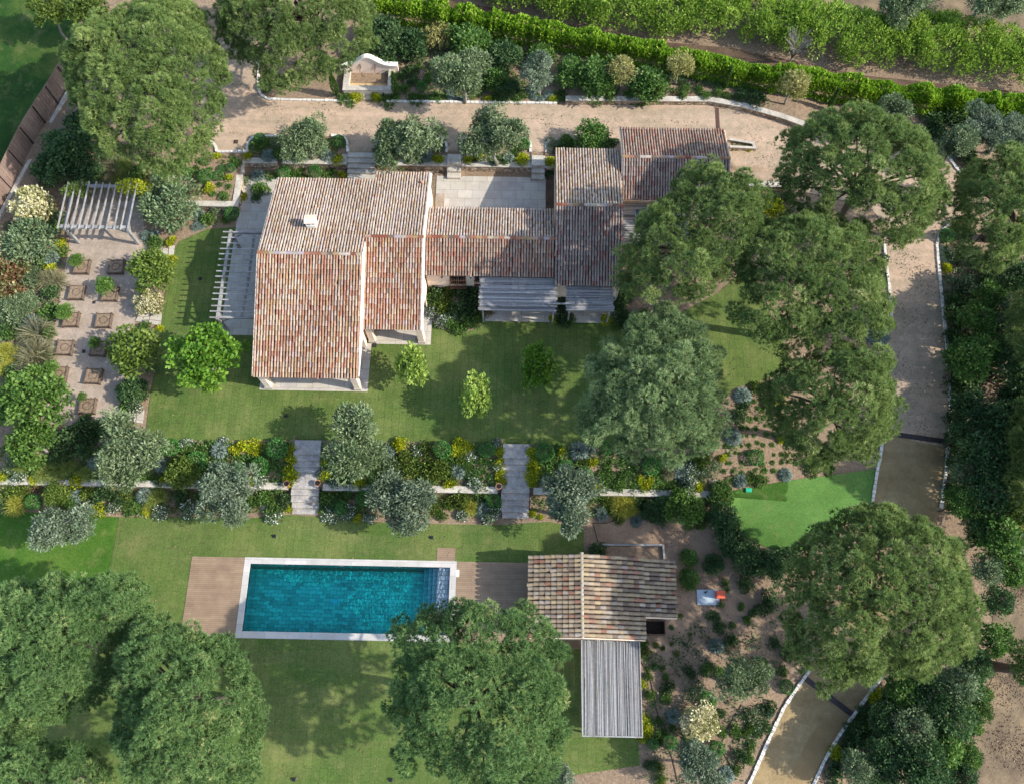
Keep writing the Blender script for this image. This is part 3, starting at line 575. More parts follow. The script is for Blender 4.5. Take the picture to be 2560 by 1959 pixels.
# arched side of the middle porch
arc = [(4.1, .05), (4.3, .05), (4.3, 1.5)]+[(5.55-1.25*math.cos(a), 1.5+.75*math.sin(a)) for a in np.linspace(.2, PI-.2, 8)]+[(6.8, 1.5), (6.8, .05), (7.0, .05), (7.0, 3.7), (4.1, 2.85)]
n = len(arc); b = MB(vo); b.add([(x, y, z) for x in (-6.98, -6.72) for y, z in arc], [tuple(range(n)), tuple(range(2*n-1, n-1, -1))]+[(i, n+i, n+(i+1) % n, (i+1) % n) for i in range(n)]); b.part("arch_wall", M['plaster'], villa)
# chimney: flared shaft, open sides, cap of tiles
cp = P(674, 487, 4.7); cxx, cyy = -15.1, 11.2
b = MB(vo); b.prism([(cxx-.36, cyy-.3), (cxx+.36, cyy-.3), (cxx+.36, cyy+.3), (cxx-.36, cyy+.3)], 4.2, 5.15); ch = b.part("chimney", M['white'], villa, bevel=.02)
for dx in (-.3, 0, .3):
    b = MB(vo); b.box(cxx+dx-.06, cxx+dx+.06, cyy-.28, cyy+.28, 5.15, 5.5); b.part("chimney_vent", M['white'], ch)
b = MB(vo); b.bar((cxx-.42, cyy-.17, 5.56), (cxx+.42, cyy-.17, 5.62), .44, .06, (0, -.4, 1)); b.bar((cxx-.42, cyy+.19, 5.6), (cxx+.42, cyy+.19, 5.62), .34, .06, (0, .4, 1)); b.part("chimney_cap", M['plaster_warm'], ch)
b = MB(vo); b.tube([(-7.3, 15.9, 3.38), (-7.3, 15.9, 3.62)], [.09, .07], 8); b.tube([(-7.3, 15.9, 3.62), (-7.3, 15.9, 3.68)], [.14, .1], 8); b.part("roof_vent", M['terracotta'], villa)
# windows with iron grilles on the sheltered south wall, lamps, doors
def window(x0, x1, y, z0, z1, grille=True, shutter=True):
    b = MB(vo); b.box(x0-.06, x1+.06, y-.03, y+.05, z0-.06, z1+.06); f = b.part("window", M['shutter'], villa)
    b = MB(vo)
    n = 2
    for i in range(n): b.box(x0+(x1-x0)*(i+.08)/n, x0+(x1-x0)*(i+.92)/n, y-.045, y-.032, z0+.05, z1-.05)
    b.part("pane", M['glass'], f)
    if grille:
        g = MB(vo); yy = y-.32
        for i in range(8): xx = x0-.05+(x1-x0+.1)*i/7; g.tube([(xx, y-.03, z1), (xx, yy, z1-.1), (xx, yy, z0-.1), (xx, yy-.03, z0-.22)], .018, 4)
        for zz in (z0, (z0+z1)/2, z1-.12): g.bar((x0-.1, yy, zz), (x1+.1, yy, zz), .02, .04)
        g.bar((x0-.1, yy+.02, z0-.1), (x1+.1, yy+.02, z0-.1), .22, .03); g.part("grille", M['iron'], f)
window(-4.85, -3.75, 8.42, 1.1, 2.3); window(-2.95, -2.2, 8.42, 1.55, 2.35)
for x in (-5.5, -3.3):
    b = MB(vo); b.tube([(x, 8.36, 2.2), (x, 8.3, 2.35)], [.08, .05], 8); b.part("wall_lamp", M['iron'], villa)
for x0, x1, y in ((-1.6, -.2, 8.42), (.9, 2.5, 8.42), (4.6, 6.6, 7.76)):
    b = MB(vo); b.box(x0, x1, y-.03, y+.04, .06, 2.3); d = b.part("door", M['shutter'], villa)
    b = MB(vo); b.box(x0+.1, (x0+x1)/2-.06, y-.045, y-.032, .3, 2.1); b.box((x0+x1)/2+.06, x1-.1, y-.045, y-.032, .3, 2.1); b.part("pane", M['glass'], d)
for y in (6.1, 11.2): # west side doors under the pergola
    b = MB(vo); b.box(-18.56, -18.5, y, y+1.8, .06, 2.3); b.part("door", M['shutter'], villa)
b = MB(vo); b.tube([(7.85, 7.52, 2.9), (7.85, 7.55, .1)], .05, 6); b.part("downpipe", M['zinc'], villa)
# ------------------------------------------------------------------ pergolas and cane canopies
def canes(parent, org, x0, x1, y0, y1, z, n, along='x', rr=(.02, .032)):
    b = MB(org)
    for i in range(n):
        t = (i+.5)/n; c = (y0+(y1-y0)*t) if along == 'x' else (x0+(x1-x0)*t); j = lambda s: random.uniform(-s, s); tn = random.random()
        if along == 'x': pts = [(x0+j(.1), c+j(.02), z+j(.015)), ((x0+x1)/2+j(.4), c+j(.03), z+j(.02)), (x1+j(.1), c+j(.02), z+j(.015))]
        else: pts = [(c+j(.02), y0+j(.06), z+j(.015)), (c+j(.025), (y0+y1)/2+j(.6), z+j(.02)), (c+j(.02), y1+j(.06), z+j(.015))]
        b.tube(pts, [random.uniform(*rr)]*3, 4, tn)
    b.part("cane_mat", M['cane'], parent, tone=True)
def canopy(name, x0, x1, y0, y1, z, zb, n, along, label, posts):
    o = np.array(((x0+x1)/2, (y0+y1)/2, zb)); e = empty(name, o, label, "pergola", "cane covered pergolas")
    b = MB(o)
    if along == 'x':
        for x in np.linspace(x0+.15, x1-.15, 3): b.bar((x, y0+.02, z-.09), (x, y1, z-.09), .1, .12)
        b.bar((x0, y0+.12, z-.22), (x1, y0+.12, z-.22), .12, .14)
    else:
        for y in np.linspace(y0+.3, y1-.3, 6): b.bar((x0, y, z-.09), (x1, y, z-.09), .1, .12)
        b.bar((x0+.05, y0+.1, z-.2), (x0+.05, y1, z-.2), .1, .14); b.bar((x1-.05, y0+.1, z-.2), (x1-.05, y1, z-.2), .1, .14); b.bar((x0, y0-.02, z-.03), (x1, y0-.02, z-.03), .08, .14)
    b.part("frame", M['oldwood'], e)
    for x, y in posts: b = MB(o); b.box(x-.06, x+.06, y-.06, y+.06, zb, z-.14); b.part("post", M['oldwood'], e)
    canes(e, o, x0, x1, y0, y1, z, n, along); return e
canopy("cane_pergola", -2.56, 3.2, 5.5, 8.35, 2.58, .05, 84, 'x', "wider cane covered pergola over the south terrace, shaded blue", [(-2.3, 5.7), (.4, 5.7), (3.0, 5.7)])
canopy("cane_pergola", 3.95, 7.45, 5.6, 7.75, 2.58, .05, 66, 'x', "narrower cane covered pergola beside the pine on the south terrace", [(4.2, 5.8), (7.2, 5.8)])
canopy("cane_pergola", 8.25, 13.4, 11.4, 14.9, 2.6, .05, 70, 'x', "cane pergola with a square opening behind the garage, half under the pine", [(8.5, 11.6), (13.1, 11.6)])
canopy("cane_pergola", 4.95, 8.85, -23.8, -17.9, .92, -1.4, 92, 'y', "long sunlit cane pergola of upright sticks below the pool house", [(5.1, -23.6), (8.7, -23.6), (5.1, -20.8), (8.7, -20.8)])
b = MB((9.8, 13.9, 2.6)); b.box(9.3, 11.2, 13.0, 14.3, 2.64, 2.7)
fr = b.part("roof_window", M['glass'], label="dark glazed roof window set in the cane behind the garage", cat="window")
b = MB((9.8, 13.9, 2.6))
for x in (9.3, 9.93, 10.56, 11.2): b.bar((x, 13.0, 2.72), (x, 14.3, 2.72), .05, .05)
b.part("frame", M['oldwood'], fr)
b = MB((3.55, 6.0, 2.7)); b.bar((2.6, 6.0, 2.75), (4.5, 6.05, 2.75), .1, .1); b.box(2.55, 2.7, 5.93, 6.08, 2.64, 2.84); b.box(4.4, 4.55, 5.97, 6.13, 2.64, 2.84)
b.part("tie_beam", M['oldwood'], label="short grey tie beam bridging the gap between two cane pergolas", cat="beam")
# open pergola against the west gable
o = np.array((-21.9, 8, 0)); e = empty("wood_pergola", o, "open grey timber pergola with round rafters against the west gable", "pergola")
b = MB(o); b.bar((-21.95, 11.95, 2.52), (-21.95, 4.35, 2.52), .2, .2); b.part("beam", M['oldwood'], e)
b = MB(o); b.tube([(-20.15, 11.6, 2.46), (-20.1, 8, 2.44), (-20.2, 4.6, 2.46)], .11, 8); b.part("beam", M['oldwood'], e)
for y, s in ((11.75, -1), (4.55, 1)):
    b = MB(o); b.box(-22.05, -21.85, y-.1, y+.1, 0, 2.42); b.part("post", M['oldwood'], e)
    b = MB(o); b.bar((-21.95, y, 1.6), (-21.95, y+s*.8, 2.42), .09, .12); b.bar((-21.95, y, 1.6), (-21.1, y, 2.42), .09, .12); b.part("brace", M['oldwood'], e)
    b = MB(o); b.bar((-21.95, y, 2.5), (-18.5, y, 2.5), .14, .18); b.part("beam", M['oldwood'], e)
for i in range(16):
    y = 11.72-i*(7.25/15); b = MB(o); j = lambda: random.uniform(-.03, .03); b.tube([(-22.5+j(), y+j(), 2.68), (-20.3, y+j(), 2.66+j()*.5), (-18.56, y+j(), 2.68)], [.055, .06, .05], 6); b.part("rafter", M['oldwood'], e)
# trellis pergola in the kitchen garden
o = np.array((-32.6, 13.6, 0)); e = empty("wood_pergola", o, "silvery timber trellis pergola standing in the kitchen garden corner", "pergola")
XL, XR, YF, YK = -34.95, -30.15, 12.05, 15.75
for x in (XL, XR):
    for y in (YF, YK): b = MB(o); zz = h(x, y); b.box(x-.11, x+.11, y-.11, y+.11, zz-.1, 2.4); b.part("post", M['oldwood'], e)
    b = MB(o); b.bar((x, YF-.2, 2.36), (x, YK+.2, 2.36), .16, .2); b.part("beam", M['oldwood'], e)
    for y, s in ((YF, 1), (YK, -1)):
        b = MB(o); b.bar((x, y, 1.5), (x, y+s*.8, 2.3), .09, .12); b.part("brace", M['oldwood'], e)
for y in (YF, YK):
    b = MB(o); b.bar((XL-.25, y, 2.5), (XR+.25, y, 2.5), .26, .14); b.part("beam", M['oldwood'], e)
    for x, s in ((XL, 1), (XR, -1)): b = MB(o); b.bar((x, y, 1.6), (x+s*.9, y, 2.42), .09, .12); b.part("brace", M['oldwood'], e)
for i in range(11):
    x = -35.3+i*.54; b = MB(o); j = lambda: random.uniform(-.03, .03); b.bar((x+j(), 11.75, 2.64), (x+.02+j(), 16.0+j()*3, 2.64), .075, .12); b.part("rafter", M['oldwood'], e)
# ------------------------------------------------------------------ fountain
fx0, fx1, fy0, fy1, fz = -14.75, -10.5, 26.15, 28.35, h(-12.6, 27)
o = np.array((-12.6, 27.2, fz)); e = empty("garden_fountain", o, "pale stone wall fountain with curved back and sandy shallow basin", "fountain")
for x0, x1, y0, y1 in ((fx0, fx1, fy0, fy0+.5), (fx0, fx0+.5, fy0+.501, fy1), (fx1-.5, fx1, fy0+.501, fy1)):
    b = MB(o); b.box(x0+.05, x1-.05, y0+.05, y1-.003, fz-.3, fz+.5); q = b.part("basin_wall", M['plaster'], e)
    b = MB(o); b.box(x0, x1, y0, y1, fz+.5, fz+.58); b.part("coping", M['cap'], q)
b = MB(o); b.box(fx0+.46, fx1-.46, fy0+.46, fy1, fz-.2, fz+.02); b.part("basin_floor", M['sand'], e)
b = MB(o); N = 25; prof = []
for i in range(N):
    t = i/(N-1); x = -15.15+4.95*t; prof.append((x, fz+1.0+.95*math.exp(-((t-.5)/.2)**2)))
V = [(x, y, z) for y in (28.36, 28.62) for x, z in prof]+[(x, y, fz-.3) for y in (28.36, 28.62) for x, z in prof]
Fq = []
for i in range(N-1): Fq += [(i, i+1, 2*N+i+1, 2*N+i), (N+i, N+i+1, 3*N+i+1, 3*N+i), (i, i+1, N+i+1, N+i)]
Fq += [(0, N, 3*N, 2*N), (N-1, 2*N-1, 4*N-1, 3*N-1)]
b.add(V, Fq); bw = b.part("back_wall", M['plaster'], e)
b = MB(o)
for (xa, za), (xb, zb) in zip(prof, prof[1:]): b.bar((xa, 28.48, za+.06), (xb+.01, 28.48, zb+.06), .42, .11, (0, 0, 1))
b.part("coping", M['white'], bw)
for x in (-13.35, -12.1):
    b = MB(o); b.tube([(x, 28.34, fz+1.0), (x, 28.1, fz+1.05), (x, 27.85, fz+.95), (x, 27.8, fz+.8)], .03, 6); b.tube([(x, 28.34, fz+1.2), (x, 28.3, fz+.7)], .025, 6); b.part("spout", M['iron'], e)
# ------------------------------------------------------------------ pool
x0, x1, y0, y1 = -18.4, -4.15, -17.55, -12.9
o = np.array(((x0+x1)/2, (y0+y1)/2, -1.4)); pool = empty("swimming_pool", o, "rectangular turquoise swimming pool with white stone coping and end steps", "pool")
def pooltile():
    t = MT("pool_stone"); br = t.node("ShaderNodeTexBrick"); v = t.pos(); nz = t.node("ShaderNodeTexNoise"); nz.inputs["Scale"].default_value = 2.6; nz.inputs["Detail"].default_value = 4; t.link(v, nz.inputs["Vector"])
    s = t.node("ShaderNodeVectorMath", operation='SCALE'); s.inputs[3].default_value = .3; t.link(nz.outputs["Color"], s.inputs[0]); a = t.node("ShaderNodeVectorMath", operation='ADD'); t.link(v, a.inputs[0]); t.link(s.outputs[0], a.inputs[1]); t.link(a.outputs[0], br.inputs["Vector"])
    br.inputs["Scale"].default_value = 1; br.inputs["Brick Width"].default_value = .5; br.inputs["Row Height"].default_value = .27; br.inputs["Mortar Size"].default_value = .016; br.inputs["Bias"].default_value = -.1
    br.inputs["Color1"].default_value = lin((166, 196, 192)); br.inputs["Color2"].default_value = lin((216, 236, 228)); br.inputs["Mortar"].default_value = lin((130, 160, 158))
    c = t.mix(br.outputs["Color"], t.ramp(t.noise(v, 2.2, 4), [(.3, (84, 88, 92)), (.7, (180, 180, 180))]), .6, 'OVERLAY'); return t.done(c, .7, .2)
pt = pooltile()
b = MB(o); b.box(x0-.2, x1+.2, y0-.2, y1+.2, -3.25, -3.0); b.part("pool_floor", pt, pool)
for q in ((x0-.2, x0, y0, y1), (x1, x1+.2, y0, y1), (x0-.2, x1+.2, y0-.2, y0), (x0-.2, x1+.2, y1, y1+.2)):
    b = MB(o); b.box(*q, -2.999, -1.36); b.part("pool_wall", pt, pool)
SX = (-5.05, -5.4, -5.75, -6.1)
for i, xs in enumerate(SX):
    b = MB(o); b.box(xs, x1-.001 if i == 0 else SX[i-1]-.001, y0+.001, y1-.001, -2.998, -1.58-.33*i); b.part("pool_step", M['stepgrey'], pool)
for q in ((-18.85, -3.7, -12.9, -12.45), (-18.85, -3.7, -18.02, -17.55), (-18.85, -18.4, -17.549, -12.901), (-4.15, -3.7, -17.549, -12.901)):
    b = MB(o); b.box(*q, -1.55, -1.33); b.part("coping", M['coping'], pool)
def watermat():
    t = MT("pool_water"); v = t.pos(); n = t.noise(v, 2.6, 3, .6); n2 = t.noise(v, 7, 2, .5)
    ad = t.node("ShaderNodeMath", operation='ADD'); t.link(n, ad.inputs[0]); t.link(n2, ad.inputs[1])
    bp = t.node("ShaderNodeBump"); bp.inputs["Strength"].default_value = .42; bp.inputs["Distance"].default_value = .08; t.link(ad.outputs[0], bp.inputs["Height"])
    tr = t.node("ShaderNodeBsdfTransparent"); gl = t.node("ShaderNodeBsdfGlossy"); gl.inputs["Roughness"].default_value = .03; t.link(bp.outputs[0], gl.inputs["Normal"])
    fr = t.node("ShaderNodeFresnel"); fr.inputs[0].default_value = 1.33; t.link(bp.outputs[0], fr.inputs["Normal"])
    mx = t.node("ShaderNodeMixShader"); t.link(fr.outputs[0], mx.inputs[0]); t.link(tr.outputs[0], mx.inputs[1]); t.link(gl.outputs[0], mx.inputs[2])
    t.link(mx.outputs[0], t.n["Material Output"].inputs[0])
    va = t.node("ShaderNodeVolumeAbsorption"); va.inputs[0].default_value = (.0, .915, .905, 1); va.inputs[1].default_value = 1.1
    t.link(va.outputs[0], t.n["Material Output"].inputs[1]); t.n.remove(t.b); return t.m
b = MB(o); b.box(x0+.003, x1-.003, y0+.003, y1-.003, -3.3, -1.5); b.part("pool_water", watermat(), pool)
for x in (-16, -12, -8):
    b = MB(o); b.box(x-.2, x+.2, y1-.02, y1-.002, -1.72, -1.6); b.part("skimmer", M['white'], pool)
b = MB((P(719, 1289, -2.9))); p = P(719, 1289, -2.95); b.box(p[0]-.18, p[0]+.18, p[1]-.18, p[1]+.18, -2.99, -2.93)
b.part("pool_drain", M['paleblue'], label="small pale blue square drain cover on the pool floor", cat="drain")
b = MB((-3.55, -13.3, -1.4)); b.box(-3.695, -3.5, -13.55, -13.05, -1.5, -1.335); b.part("skimmer_lid", M['white'], label="small white skimmer lid beside the pool steps", cat="lid")
S = dict(kind="structure")
slab("pool_deck", -22.65, -18.86, -18.0, -12.47, -1.34, M['deck'], **S)
slab("pool_deck", -3.69, 1.7, -18.0, -12.47, -1.34, M['deck'], **S)
slab("pool_deck", -5.15, -3.85, -12.44, -11.52, -1.345, M['deck'], **S)
slab("pool_deck", 1.71, 5.2, -18.3, -12.5, -1.342, M['deck'], **S)
# ------------------------------------------------------------------ pool house
po = np.array((5.5, -15, -1.4)); ph = empty("pool_house", po, "small pool house with mottled brown tiled roof at the end of the deck", "house")
tiles("roof", (1.42, -12.35, 1.22), (1.42, -17.82, 1.22), (4.92, -12.35, 2.2), (4.92, -17.82, 2.2), PAL_P, ph, po, pitch=.3, course=.4, rad=.135, wide=True)
tiles("roof", (9.2, -17.82, 1.13), (9.2, -12.35, 1.13), (4.95, -17.82, 2.2), (4.95, -12.35, 2.2), PAL_P, ph, po, pitch=.3, course=.4, rad=.135, wide=True)
tiles("roof", (11.45, -16.3, .57), (11.45, -12.38, .57), (9.16, -16.3, 1.12), (9.16, -12.38, 1.12), PAL_P, ph, po, pitch=.3, course=.4, rad=.135, wide=True)
ridge("ridge_tiles", (4.93, -17.85, 2.24), (4.93, -12.3, 2.24), ph, po, pal=[((214, 196, 160), 1), ((220, 206, 180), 1)])
def bodyy(name, y0, y1, prof, mat, parent, org):
    n = len(prof); b = MB(org); b.add([(x, y0, z) for x, z in prof]+[(x, y1, z) for x, z in prof], [tuple(range(n)), tuple(range(2*n-1, n-1, -1))]+[(i, n+i, n+(i+1) % n, (i+1) % n) for i in range(n)]); return b.part(name, mat, parent)
bodyy("wall", -17.7, -12.5, [(1.75, -1.45), (1.75, 1.12), (4.93, 2.0), (9.0, .98), (9.0, -1.45)], M['plaster'], ph, po)
bodyy("wall", -16.22, -12.55, [(9.002, -1.45), (9.002, .95), (11.2, .44), (11.2, -1.45)], M['plaster'], ph, po)
b = MB(po); b.bar((9.2, -16.34, 1.06), (11.45, -16.34, .52), .07, .14); b.part("verge", M['plaster_warm'], ph)
b = MB(po); b.bar((1.42, -17.86, 1.17), (4.93, -17.86, 2.14), .06, .14); b.bar((4.93, -17.86, 2.14), (9.2, -17.86, 1.08), .06, .14); b.part("verge", M['plaster_warm'], ph)
b = MB(po); b.box(1.71, 1.76, -16.5, -13.5, -1.3, .8); d = b.part("door", M['shutter'], ph)
# yard things
p0 = P(1380, 1330, -1.0); p1 = P(1427, 1359, -1.0); o = np.array(((p0[0]+p1[0])/2, (p0[1]+p1[1])/2, h(p0[0], p0[1])))
e = empty("compost_bin", o, "black compost bin against the lower pool house wall", "bin")
for a in ((p0[0], p1[0], p1[1]-.05, p1[1]), (p0[0], p1[0], p0[1], p0[1]+.05), (p0[0], p0[0]+.05, p1[1]+.001, p0[1]-.001), (p1[0]-.05, p1[0], p1[1]+.001, p0[1]-.001)):
    b = MB(o); b.box(*a, o[2]-.1, o[2]+.5); b.part("side_board", M['darkwood'], e)
b = MB(o); b.box(p0[0]+.05, p1[0]-.05, p1[1]+.001, p0[1]-.001, o[2]-.1, o[2]+.12); b.part("compost_heap", M['compost'], e)
pa, pb, pc = G(1290, 1168), G(1421, 1169), G(1424, 1203)
b = MB(pa); b.bar((*pa[:2], pa[2]+.1), (*pb[:2], pb[2]+.1), .14, .3); b.bar((*pb[:2], pb[2]+.1), (*pc[:2], pc[2]+.1), .14, .3); b.part("timber_edging", M['oldwood'], label="L shaped grey timber edging behind the pool house roof", cat="edging")
a, c = G(1493, 1263), G(1543, 1297); o = np.array(((a[0]+c[0])/2, (a[1]+c[1])/2, a[2]))
b = MB(o); b.box(a[0], c[0], c[1], a[1], a[2]-.2, a[2]+.12); b.part("concrete_slab", M['zinc'], bevel=.02, label="pale grey concrete slab on bare earth right of the pool house", cat="slab")
b = MB((c[0], a[1], a[2])); x, y = G(1541, 1276)[:2]; b.box(x-.28, x+.28, y-.25, y+.25, a[2]+.121, a[2]+.62); q = b.part("plastic_crate", M['orange'], bevel=.05, label="orange box standing on the edge of the grey slab", cat="box")
b = MB((c[0], a[1], a[2])); b.box(x-.3, x+.3, y-.27, y+.27, a[2]+.62, a[2]+.68); b.part("lid", M['orange'], q, bevel=.02)
x, y = G(1512, 1270)[:2]; b = MB((x, y, a[2]+.12)); b.tube([(x, y, a[2]+.121), (x, y, a[2]+.35)], [.07, .05], 8); b.tube([(x-.12, y, a[2]+.33), (x+.12, y+.05, a[2]+.33)], .035, 6); b.part("tap_post", M['black'], label="small black valve standing on the grey slab", cat="valve")
x, y, z = G(1604, 1051); b = MB((x, y, z)); b.box(x-.22, x+.22, y-.16, y+.16, z+.07, z+.22); q = b.part("valve_box", M['greenbox'], bevel=.03, label="bright green box lying on the dark turf corner", cat="box")
# small covers set in lawn and gravel
def cover(u, v, s, lb, mat='drain'):
    x, y, z = G(u, v); b = MB((x, y, z)); b.box(x-s, x+s, y-s, y+s, z-.05, z+.055); q = b.part("floor_cover", M[mat], label=lb, cat="cover")
    b = MB((x, y, z))
    for i in range(4): b.box(x-s*.8, x+s*.8, y-s*.75+i*s*.42, y-s*.6+i*s*.42, z+.055, z+.07)
    b.part("grate", M['black'], q)
cover(506, 305, .18, "dark square cover in the gravel near the bend by the big pine", 'rust')
cover(202, 649, .12, "dark cover in kitchen garden gravel between upper planters")
cover(180, 754, .13, "dark cover in kitchen garden gravel between lower planters")
cover(803, 741, .17, "square grate in the lawn corner beside the porch")
def spot(u, v, lb):
    x, y, z = G(u, v); o = (x, y, z); b = MB(o); b.box(x-.12, x+.12, y-.12, y+.12, z, z+.09); q = b.part("garden_spotlight", M['black'], bevel=.02, label=lb, cat="light", group="garden spotlights in the lawns")
    b = MB(o); b.tube([(x, y, z+.09), (x, y+.04, z+.17)], [.08, .1], 10); b.part("lamp_head", M['black'], q)
for u, v, lb in ((430, 599, "dark lawn spotlight in the shade of the west pergola"), (440, 831, "dark lawn spotlight at the foot of the lime green tree"), (614, 892, "dark lawn spotlight above the west garden steps"), (720, 894, "dark lawn spotlight touching the olive crown right of the west steps"), (589, 1149, "dark lawn spotlight above the left deck"), (926, 1152, "dark lawn spotlight above the small deck landing"), (631, 1670, "dark lawn spotlight at the bottom edge, right of the front pine"), (839, 1671, "dark lawn spotlight at the bottom edge, left of the pool pine")): spot(u, v, lb)
# terracotta pots
def pot(u, v, lb):
    x, y, z = G(u, v); z = max(z, -.5); o = (x, y, z); b = MB(o); b.tube([(x, y, z), (x, y, z+.3), (x, y, z+.4)], [.13, .2, .24], 12); q = b.part("flower_pot", M['terracotta'], label=lb, cat="pot", group="pots on the terrace wall")
    b = MB(o); b.tube([(x, y, z+.38), (x, y, z+.405)], [.19, .19], 12); b.part("potting_soil", M['compost'], q)
pot(619, 1041, "round terracotta pot on the wall left of the west steps"); pot(686, 1041, "round terracotta pot on the wall right of the west steps"); pot(1070, 1046, "round terracotta pot on the wall left of the east steps")
# boundary fence on the left
fa, fb = np.array((-38.1, 27.2)), np.array((-42.6, 12.8)); fd = (fb-fa)/np.linalg.norm(fb-fa); o = np.array((*fa, 0))
e = empty("boundary_fence", o, "tall brown board fence with black posts along the neighbouring lawn", "fence")
b = MB(o)
for i in range(100):
    p = fa+fd*i*.155; q = p+fd*.148; z = h(*p); nrm = np.array((fd[1], -fd[0])); s = .012*(i % 2)
    b.bar((*(p+nrm*s-nrm*.06), z+1.1), (*(q+nrm*s-nrm*.06), z+1.1), .03, 2.2)
b.part("boards", M['fencewood'], e)
for i in range(8):
    p = fa+fd*(i*2.1+.4); z = h(*p); b = MB(o); b.tube([(p[0]+.1, p[1], z), (p[0]+.1, p[1], z+2.1)], .05, 6); b.part("post", M['black'], e)
b = MB(o); n2 = np.array((.45, 0)); b.bar((*(fa+n2), h(*fa)+.05), (*(fb+n2), h(*fb)+.05), .3, .4); b.part("kerb", M['cap'], e)
# ------------------------------------------------------------------ foliage
def unit(a): return a/np.maximum(np.linalg.norm(a, axis=-1, keepdims=True), 1e-9)
def leaves(c, d, L, W, tone, sp=0.):
    """diamond leaves at c along d"""
    n = len(c); d = unit(d+rng.normal(0, sp, (n, 3))) if sp else unit(d); s = unit(np.cross(d, rng.normal(0, 1, (n, 3))))
    L = np.broadcast_to(L, n)[:, None]*rng.uniform(.7, 1.25, (n, 1)); W = np.broadcast_to(W, n)[:, None]*rng.uniform(.8, 1.2, (n, 1))
    V = np.stack([c, c+d*L*.5+s*W*.5, c+d*L, c+d*L*.5-s*W*.5], 1).reshape(-1, 3)
    return V, np.arange(4*n).reshape(n, 4), np.repeat(np.broadcast_to(tone, n), 4)
def needle(c, d, L, W, tone, sp):
    n = len(c); d = unit(d+rng.normal(0, sp, (n, 3))); s = unit(np.cross(d, rng.normal(0, 1, (n, 3))))*W; L = L*rng.uniform(.7, 1.3, (n, 1))
    return np.stack([c-s, c+s, c+d*L], 1).reshape(-1, 3), np.arange(3*n).reshape(n, 3), np.repeat(tone, 3)
class FB:
    def __init__(s): s.V = []; s.F = []; s.T = []; s.n = 0
    def add(s, V, F, T): s.V.append(V); s.F.append(F+s.n); s.T.append(T); s.n += len(V)
    def mesh(s, name, mat): return mesh(name, np.concatenate(s.V), np.concatenate(s.F), mat, tone=np.clip(np.concatenate(s.T), 0, 1))
def sph(n, zmin=-1.):
    z = rng.uniform(zmin, 1, n); a = rng.uniform(0, 2*PI, n); r = np.sqrt(1-z*z); return np.stack([r*np.cos(a), r*np.sin(a), z], 1)
def trunkmesh(name, base, tip, r0, r1, bark, limbs=(), bend=.3, n=8):
    b = MB(); base = np.array(base, float); tip = np.array(tip, float); pts = []
    for i in range(5):
        t = i/4; pts.append(base*(1-t)+tip*t+np.array((random.uniform(-1, 1), random.uniform(-1, 1), 0))*bend*math.sin(t*PI))
    b.tube(pts, [r0*1.25]+list(np.linspace(r0, r1, 4)), n)
    for l in limbs:
        l = np.array(l, float); s = pts[3]*.6+pts[2]*.4 if random.random() < .5 else pts[3]; m = s*.5+l*.5+np.array((0, 0, .25+random.uniform(-.2, .3))); b.tube([s, m, l], [r1*.7, r1*.5, r1*.18], 5)
    return b.mesh(name, M[bark], smooth=True)
def polyd(poly, x, y):
    p = np.asarray(poly); q = np.roll(p, -1, 0); d = np.full(len(x), 1e9)
    for a, b in zip(p, q):
        e = b-a; t = np.clip(((x-a[0])*e[0]+(y-a[1])*e[1])/(e @ e+1e-9), 0, 1); d = np.minimum(d, np.hypot(x-a[0]-t*e[0], y-a[1]-t*e[1]))
    return d
